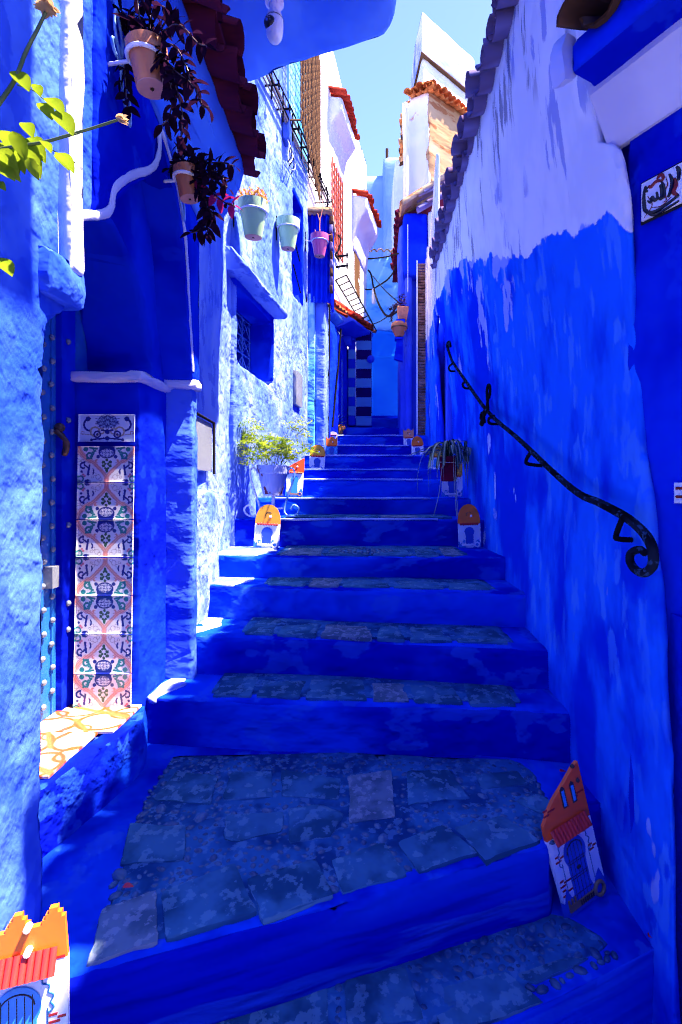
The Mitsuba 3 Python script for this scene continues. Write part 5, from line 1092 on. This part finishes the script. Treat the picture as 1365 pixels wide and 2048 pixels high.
for i in range(44):
    a = i * 2.39996 + sr.uniform(-.3, .3); L = sr.uniform(.16, .30); h = sr.uniform(.03, .13); dr_ = sr.uniform(.10, .26)
    dx, dy = math.cos(a), math.sin(a) * .7
    q = spline([sc_ + [0, 0, -.01], sc_ + [dx * L * .25, dy * L * .25, h * .8], sc_ + [dx * L * .55, dy * L * .55, h * .7], sc_ + [dx * L * .72, dy * L * .72, h - dr_ * .6], sc_ + [dx * L * .74, dy * L * .74, h - dr_ * 1.25]] if i % 3 else
               [sc_ + [0, 0, -.01], sc_ + [dx * L * .4, dy * L * .4, h * .9], sc_ + [dx * L * .8, dy * L * .8, h * .8], sc_ + [dx * L * 1.05, dy * L * 1.0, h * .2]], 6)
    if q[:, 0].max() > .66: q[:, 0] = np.minimum(q[:, 0], .655)
    m, uv = ribbon(q, sr.uniform(.017, .027)); put(f'{SPL}__leaf', m, 'spider_leaf', smooth=True, uv=uv)
for pts in ([sc_ + [-.03, -.05, 0], P(884, 940, 3.2), P(879, 985, 3.15), P(868, 1030, 3.1), P(863, 1036, 3.1), P(860, 1030, 3.1)], [sc_ + [.02, -.07, 0], P(908, 945, 3.2), P(911, 990, 3.15), P(914, 1036, 3.1)], [sc_ + [.03, -.07, 0], P(912, 950, 3.2), P(914, 990, 3.15), P(917, 1036, 3.1)]):
    put(f'{SPL}__runner', tube(spline(pts, 6), .0022, 5), 'pale_stem', smooth=True)
# pots on the far corner house
fp = P(806, 617, 5.9); PB = thing('planter', 'salmon pot on a small blue ledge beside the blue downpipe', 'flower pot')
put(f'{PB}__body', rough(Manifold.hull(Manifold.batch_boolean([Manifold.cube([.10, .10, .01], True).translate([0, 0, -.14]), Manifold.cube([.14, .14, .01], True)], manifold3d.OpType.Add)).translate(fp.tolist()), .03, .002, 9, 1, lap=1), 'board_salmon', smooth=50)
put(f'{PB}__ledge', tm(box(fp[0] - .08, .44, 5.82, 6.0, fp[2] - .19, fp[2] - .15) + box(fp[0] - .02, .44, 5.86, 5.96, fp[2] - .29, fp[2] - .188)), 'deep_blue', smooth=False)
tk = trailing('dark scraggly plant in the salmon pot high on the blue corner', fp, [[fp + [-.02, 0, .08], fp + [.0, 0, .17]], [fp + [-.06, -.02, .05], fp + [-.12, -.03, .02]], [fp + [.0, -.02, .08], fp + [-.04, 0, .12]], [fp + [-.08, -.05, 0], fp + [-.13, -.05, -.07], fp + [-.14, -.05, -.17]], [fp + [.03, 0, .05], fp + [.02, 0, .14]], [fp + [-.06, -.05, .02], fp + [-.17, -.05, -.02]]], 11, L=.03)
op_ = P(799, 652, 5.9); OP = thing('round_pot', 'orange brown round pot hung below the salmon pot', 'flower pot')
put(f'{OP}__body', lathe([(.0, -.135), (.045, -.13), (.062, -.09), (.098, -.02), (.090, .03), (.06, .05), (.05, .045), (.07, .02), (0, .0)], 28, op_), 'terracotta', smooth=50)
put(f'{OP}__band', lathe([(.094, -.032), (.099, -.028), (.099, -.018), (.094, -.014)], 28, op_), 'wood_brown', smooth=50)
put(f'{OP}__bracket', tm(box(op_[0] - .05, .42, 5.86, 5.96, op_[2] - .165, op_[2] - .14) + prism([[(op_[0] - .06, op_[2] - .39), (.42, op_[2] - .42), (.42, op_[2] - .165), (op_[0] - .03, op_[2] - .165)]], .06, (0, 5.95, 0), (1, 0, 0), (0, 0, 1), (0, -1, 0))), 'deep_blue', smooth=False)

# ------------------------------------------------------------------ handrail
HR = thing('handrail', 'black iron handrail with scrolls, chipped to pale blue, on the right wall', 'handrail')
def rx(z, y=2): t = min(max((z - .2) / 1.7, 0), 1); return .69 - .13 * t * t * (3 - 2 * t)
def PR(u, v, off=.055):
    x = .62
    for _ in range(6):
        d = x * F / (u - 735); x = rx((980 - v) * d / F) - off
    return P(u, v, x * F / (u - 735))
main = spline([PR(897, 700), PR(905, 722), PR(925, 752), PR(975, 822), PR(1040, 880), PR(1100, 938), PR(1155, 985), PR(1200, 1006), PR(1250, 1033), PR(1285, 1062), PR(1303, 1090), PR(1308, 1120)], 8)
curl_c = PR(1283, 1117)
for q in np.linspace(.15, 4.6, 26): pass
tail = [PR(1308, 1120), PR(1303, 1136), PR(1287, 1146), PR(1270, 1138), PR(1260, 1120), PR(1264, 1105), PR(1280, 1099), PR(1290, 1106)]
put(f'{HR}__rail', tube(np.vstack([main, spline(tail, 6)[1:]]), [.0085, .009, .0095, .0105, .0115, .0115, .0105, .0095, .0085], 10), 'rail_iron', smooth=True)
put(f'{HR}__end_hook', tube(spline([PR(897, 700), PR(895, 690), PR(899, 684), PR(901, 694)], 5), .010, 8), 'rail_iron', smooth=True)
for pts in ([(905, 727), (898, 735), (902, 742), (912, 742)], [(932, 762), (926, 768), (930, 776), (945, 777)], [(988, 832), (978, 838), (981, 847), (1003, 848)], [(1063, 903), (1053, 920), (1057, 928), (1090, 932)], [(1245, 1037), (1233, 1070), (1238, 1078), (1275, 1080)]):
    p = [PR(*pts[0]), PR(*pts[1]), PR(*pts[2]), PR(*pts[3], off=-.02)]
    put(f'{HR}__bracket', tube(spline(p, 6), .007, 8), 'black_iron', smooth=True)
for c0, sg in (((979, 783), 1), ((966, 838), -1)):
    a = np.linspace(0, 2 * math.pi, 14)
    dd = PR(*c0)
    lp = [dd + np.array([-.004, .032 * math.cos(x), .034 * math.sin(x)]) for x in a]
    put(f'{HR}__scroll', tube(spline(lp[:-1] + [PR(975, 820)] if sg < 0 else [PR(977, 824)] + lp, 4), .007, 8), 'black_iron', smooth=True)
put(f'{HR}__scroll_stem', tube(spline([PR(976, 800), PR(974, 815), PR(968, 825), PR(970, 845)], 6), .007, 8), 'black_iron', smooth=True)

# ------------------------------------------------------------------ security camera, plaque, signs, cables
SC = thing('security_camera', 'white bulb shaped security camera under the projecting blue room', 'camera')
co = np.array([-.445, 2.40, Z(2.345)])
put(f'{SC}__mount', lathe([(0, 0), (.045, 0), (.045, -.012), (.030, -.02), (.022, -.05), (0, -.05)], 24, co), 'white_plastic', smooth=40)
put(f'{SC}__body', lathe([(0, -.045), (.020, -.046), (.034, -.062), (.041, -.09), (.042, -.13), (.038, -.165), (.026, -.188), (.010, -.197), (0, -.198)], 28, co), 'white_plastic', smooth=50)
put(f'{SC}__seam', lathe([(.0415, -.088), (.0428, -.090), (.0415, -.092)], 28, co), 'black_rubber', smooth=False)
fc = ball(co + [-.016, -.022, -.125], .030, 3, (1, 1, 1)); put(f'{SC}__face', fc, 'black_gloss', smooth=True)
LN = co + np.array([-.026, -.046, -.130]); nd = np.array([-.42, -.86, -.28]); nd /= np.linalg.norm(nd)
mm4 = rot_to((0, 0, 1), nd); 
lens = lathe([(0, .004), (.006, .006), (.007, .0)], 16); q = rot_to(np.cross(nd, [1, 0, 0]), nd); q[:3, 3] = LN; lens.apply_transform(q); put(f'{SC}__lens', lens, 'blue_iron', smooth=40)
for i in range(8):
    a = i * math.pi / 4; o = LN + q[:3, 0] * .014 * math.cos(a) + q[:3, 1] * .014 * math.sin(a) - nd * .002; put(f'{SC}__led', ball(o, .0022, 1), 'white_plastic', smooth=True)
# calligraphy plaque
PQ = thing('calligraphy_plaque', 'white ceramic plaque with black and red arabic calligraphy on the deep blue wall', 'plaque')
ptl = on8(.019, .004, Z(.782)); pe, pd = np.array([E8[0], E8[1], 0]), np.array([0, 0, -1.0])
PWID, PHGT = .20, .096
msh, uv = flat_tile(ptl + pd * PHGT, pe * PWID, -pd * PHGT, 0, 1, 0, 1, (0, 1, 0, 1), th=.008)
put(f'{PQ}__tile', msh, 'white_plastic', smooth=False)
fz = [ptl - pe * .003 + pd * (-.003), ptl + pe * (PWID + .003) - pd * .003, ptl + pe * (PWID + .003) + pd * (PHGT + .003), ptl - pe * .003 + pd * (PHGT + .003)]
put(f'{PQ}__edge', tube(fz, .0035, 6, True), 'black_rubber', smooth=30)
q8 = np.array([N8[0], N8[1], 0])
def pq(x, y):  # zoom coordinates of the photograph's plaque -> plaque plane
    s = (x - 1018) / 326.0; yy = (y - (1570 - 160 * s)) / (325 + 25 * s)
    return ptl + pe * (.0945 * s / (1.0)) + pd * (PHGT * yy) + q8 * .0088
def stroke(pts, w, mat, nm):
    c = spline([pq(*p) for p in pts], 6); put(f'{PQ}__{nm}', tube(c, [w * .55, w, w, w * .7], 6), mat, smooth=True)
C('ink_red', (0.22, 0.012, 0.008)); 
stroke([(1065, 1590), (1050, 1650), (1050, 1740), (1060, 1800), (1110, 1825), (1200, 1790), (1344, 1690)], .0048, 'black_gloss', 'letter')
stroke([(1060, 1800), (1120, 1845), (1200, 1820), (1344, 1740)], .0036, 'black_gloss', 'letter')
stroke([(1085, 1600), (1065, 1625), (1080, 1640)], .0032, 'black_gloss', 'letter')
stroke([(1080, 1720), (1110, 1735), (1120, 1690), (1140, 1720), (1165, 1700), (1160, 1650)], .0040, 'black_gloss', 'letter')
stroke([(1165, 1700), (1200, 1705), (1205, 1640), (1190, 1590)], .0046, 'black_gloss', 'letter')
stroke([(1200, 1700), (1225, 1690), (1220, 1600), (1200, 1560)], .0034, 'black_gloss', 'letter')
stroke([(1265, 1500), (1290, 1560), (1280, 1640), (1255, 1700)], .0048, 'black_gloss', 'letter')
stroke([(1325, 1440), (1344, 1480), (1340, 1560)], .0050, 'black_gloss', 'letter')
stroke([(1090, 1590), (1110, 1600), (1150, 1560), (1190, 1550)], .0042, 'ink_red', 'letter')
stroke([(1160, 1555), (1175, 1515), (1205, 1500), (1215, 1535), (1190, 1560)], .0040, 'ink_red', 'letter')
stroke([(1310, 1540), (1320, 1600), (1300, 1660), (1330, 1690)], .0050, 'ink_red', 'letter')
stroke([(1235, 1520), (1250, 1590), (1225, 1650), (1240, 1720), (1210, 1740)], .0014, 'ink_red', 'letter')
stroke([(1030, 1700), (1060, 1640), (1050, 1600)], .0012, 'ink_red', 'letter'); stroke([(1045, 1870), (1120, 1760), (1080, 1680)], .0012, 'ink_red', 'letter'); stroke([(1120, 1780), (1200, 1770), (1280, 1700)], .0012, 'ink_red', 'letter')
NP = thing('number_plate', 'small white plate with dark red marks at the edge of the deep blue doorway', 'sign')
n0 = on8(.098, .004, Z(.018)); msh, uv = flat_tile(n0 + pd * .05, pe * .07, -pd * .05, 0, 1, 0, 1, (0, 1, 0, 1), th=.004); put(f'{NP}__plate', msh, 'white_plastic', smooth=False)
put(f'{NP}__mark', cat_([tube([n0 + pe * .006 + pd * z + q8 * .0046, n0 + pe * .06 + pd * z + q8 * .0046], .0035, 5) for z in (.014, .034)]), 'ink_red', smooth=True)
# cables across the alley
def cable(label, pts, r=.012, mat='black_rubber'):
    k = thing('overhead_cable', label, 'cable'); put(f'{k}__strand', tube(spline(pts, 8), r, 6), mat, smooth=True); return k
cable('black cable sagging across the alley below the straw tiled wall top', [P(672, 497, 6.4), P(700, 510, 7.5), P(735, 517, 8.2), P(770, 514, 7.5), P(797, 507, 6.2)], .010)
cable('black cable from the white corner to the maroon porch eave', [P(748, 577, 8.2), P(772, 562, 7.8), P(785, 548, 7.2), P(792, 533, 6.3)], .012)
cable('thick black cable drooping from the white corner to the potted plant', [P(737, 540, 8.35), P(743, 550, 8.3), P(748, 577, 8.2), P(758, 608, 7.6), P(775, 632, 6.8), P(800, 620, 6.0)], .014)
cable('thin cable slung low under the far cyan wall', [P(735, 651, 8.3), P(760, 643, 7.6), P(790, 622, 6.3)], .007)
cable('black cable on the white far wall curving to the corner', [P(676, 520, 6.6), P(695, 538, 7.2), P(712, 560, 7.7), P(730, 578, 8.2), P(748, 578, 8.2)], .010)
cable('thin straight cable crossing the cyan wall to the planter', [P(746, 552, 8.2), P(770, 580, 7.3), P(800, 607, 6.1)], .007)
k = cable('coil of black cable hanging at the white house corner', [P(670, 480, 6.3), P(676, 470, 6.3), P(682, 480, 6.3), P(678, 498, 6.3), P(672, 510, 6.3), P(678, 520, 6.4)], .012)
HB = thing('hanging_bulb', 'clear long bulb hanging from the cables in front of the cyan wall', 'lamp')
hb = P(748, 582, 8.2); put(f'{HB}__socket', lathe([(0, .03), (.03, .03), (.03, -.05), (0, -.05)], 12, hb), 'white_plastic', smooth=40)
put(f'{HB}__glass', lathe([(0, -.05), (.03, -.05), (.038, -.12), (.03, -.20), (0, -.22)], 14, hb), 'white_wire', smooth=50)

# ------------------------------------------------------------------ rose stems in the upper left, litter
RB = thing('rose_branch', 'thorny rose stem with a withered bloom reaching up along the blue pillar', 'plant')
RD = .74
st = spline([P(-40, 260, RD), P(0, 205, RD), P(30, 160, RD), P(52, 105, RD), P(75, 60, RD), P(92, 25, RD)], 8)
put(f'{RB}__stem', tube(st, [.0034, .0022], 7), 'rose_stem', smooth=True)
for i in range(4, 40, 4):
    if i < len(st): put(f'{RB}__thorn', tube([st[i], st[i] + [.004 * (-1) ** i, 0, .002]], [.0015, .0002], 5), 'rose_stem', smooth=True)
bl = P(95, 12, RD); blo = []
for i in range(36):
    a = rng.uniform(0, 6.28); m = leaf_mesh(1, .8, .4, .3, 4); t = rot_to((math.cos(a) * .8, math.sin(a) * .8, rng.uniform(.2, 1.2))); t[:3, :3] *= rng.uniform(.010, .020); t[:3, 3] = bl + [0, 0, -.008]; m.apply_transform(t); blo.append(m)
put(f'{RB}__bloom', cat_(blo), 'dry_flower', smooth=True)
for (u, v, du, dv, L) in ((30, 142, 28, 33, .042), (72, 168, 10, 24, .026), (95, 195, 35, 28, .040), (82, 205, 25, 32, .036), (112, 222, 36, 42, .048)):
    p, e = P(u, v, RD), P(u + du, v + dv, RD - .01); put_leaf(RB, p, e - p, L, 'rose_leaf', 'round', 0, up=(.3, -.8, .5))
put(f'{RB}__leaf_stalk', tube(spline([P(35, 170, RD), P(65, 180, RD), P(90, 200, RD), P(115, 222, RD), P(145, 262, RD), P(155, 270, RD)], 5), .0010, 5), 'rose_stem', smooth=True)
RB2 = thing('rose_branch', 'rose stem with a faded bud and bright yellow green leaves crossing the arch', 'plant')
RD2 = .80
st = spline([P(-60, 310, RD2), P(20, 295, RD2), P(85, 285, RD2), P(140, 270, RD2), P(190, 255, RD2), P(236, 240, RD2)], 8)
put(f'{RB2}__stem', tube(st, [.0030, .0020], 7), 'rose_stem', smooth=True)
bl = P(247, 236, RD2); blo = []
for i in range(22):
    m = leaf_mesh(1, .5, .2, .3, 4); t = rot_to(np.array([.9, -.1, .25]) + rng.normal(0, .35, 3)); t[:3, :3] *= rng.uniform(.010, .022); t[:3, 3] = bl - [.010, 0, .004]; m.apply_transform(t); blo.append(m)
put(f'{RB2}__bud', cat_(blo), 'dry_flower', smooth=True)
for (u, v, du, dv, L) in ((0, 260, 40, 28, .050), (25, 262, 18, 35, .040), (5, 285, 55, 30, .055), (40, 285, 50, 38, .050), (50, 245, 22, 30, .036), (60, 275, 44, 40, .046), (70, 292, 30, 28, .036), (85, 282, 24, 18, .028),
                          (0, 312, 30, 38, .045), (28, 300, 30, 42, .046), (48, 300, 42, 44, .052), (58, 315, 8, 24, .030), (-5, 330, 34, 20, .040), (115, 305, 35, 20, .040), (118, 308, 32, 28, .036), (-8, 366, 20, 6, .028), (20, 330, 34, 26, .038), (-5, 515, 34, 34, .046), (-10, 300, 30, 10, .05)):
    p, e = P(u, v, RD2 + rng.uniform(-.03, .03)), P(u + du, v + dv, RD2 - .02); put_leaf(RB2, p, e - p, L, 'rose_leaf', 'oval' if du * dv % 2 else 'round', int(rng.integers(3)), up=(rng.uniform(-.3, .6), -.7, rng.uniform(.2, .9)))
put(f'{RB2}__leaf_stalk', tube(spline([P(85, 285, RD2), P(105, 300, RD2), P(120, 308, RD2), P(150, 325, RD2)], 5), .0010, 5), 'rose_stem', smooth=True)
for i, (u, v, z, lb) in enumerate(((245, 1781, -.915, 'bright red petal lying on the pebbled landing'), (1297, 1880, -1.10, 'dark red petal lying by the foot of the right wall'), (1120, 1548, -.915, 'small red petal beside the tip of the broken board'), (292, 1474, -.915, 'small brown dry leaf at the foot of the first step'))):
    p = PZ(u, v, z); p[2] = Z(z) + .008; m = leaf_mesh(.024, .7 * .024, .3, .3, 5); t = rot_to((1, .3, .1)); t[:3, 3] = p; m.apply_transform(t)
    put('fallen_petal' if i < 3 else 'fallen_leaf', m, 'petal_red' if i < 3 else 'wood_brown', smooth=True, label=lb, cat='petal' if i < 3 else 'leaf')
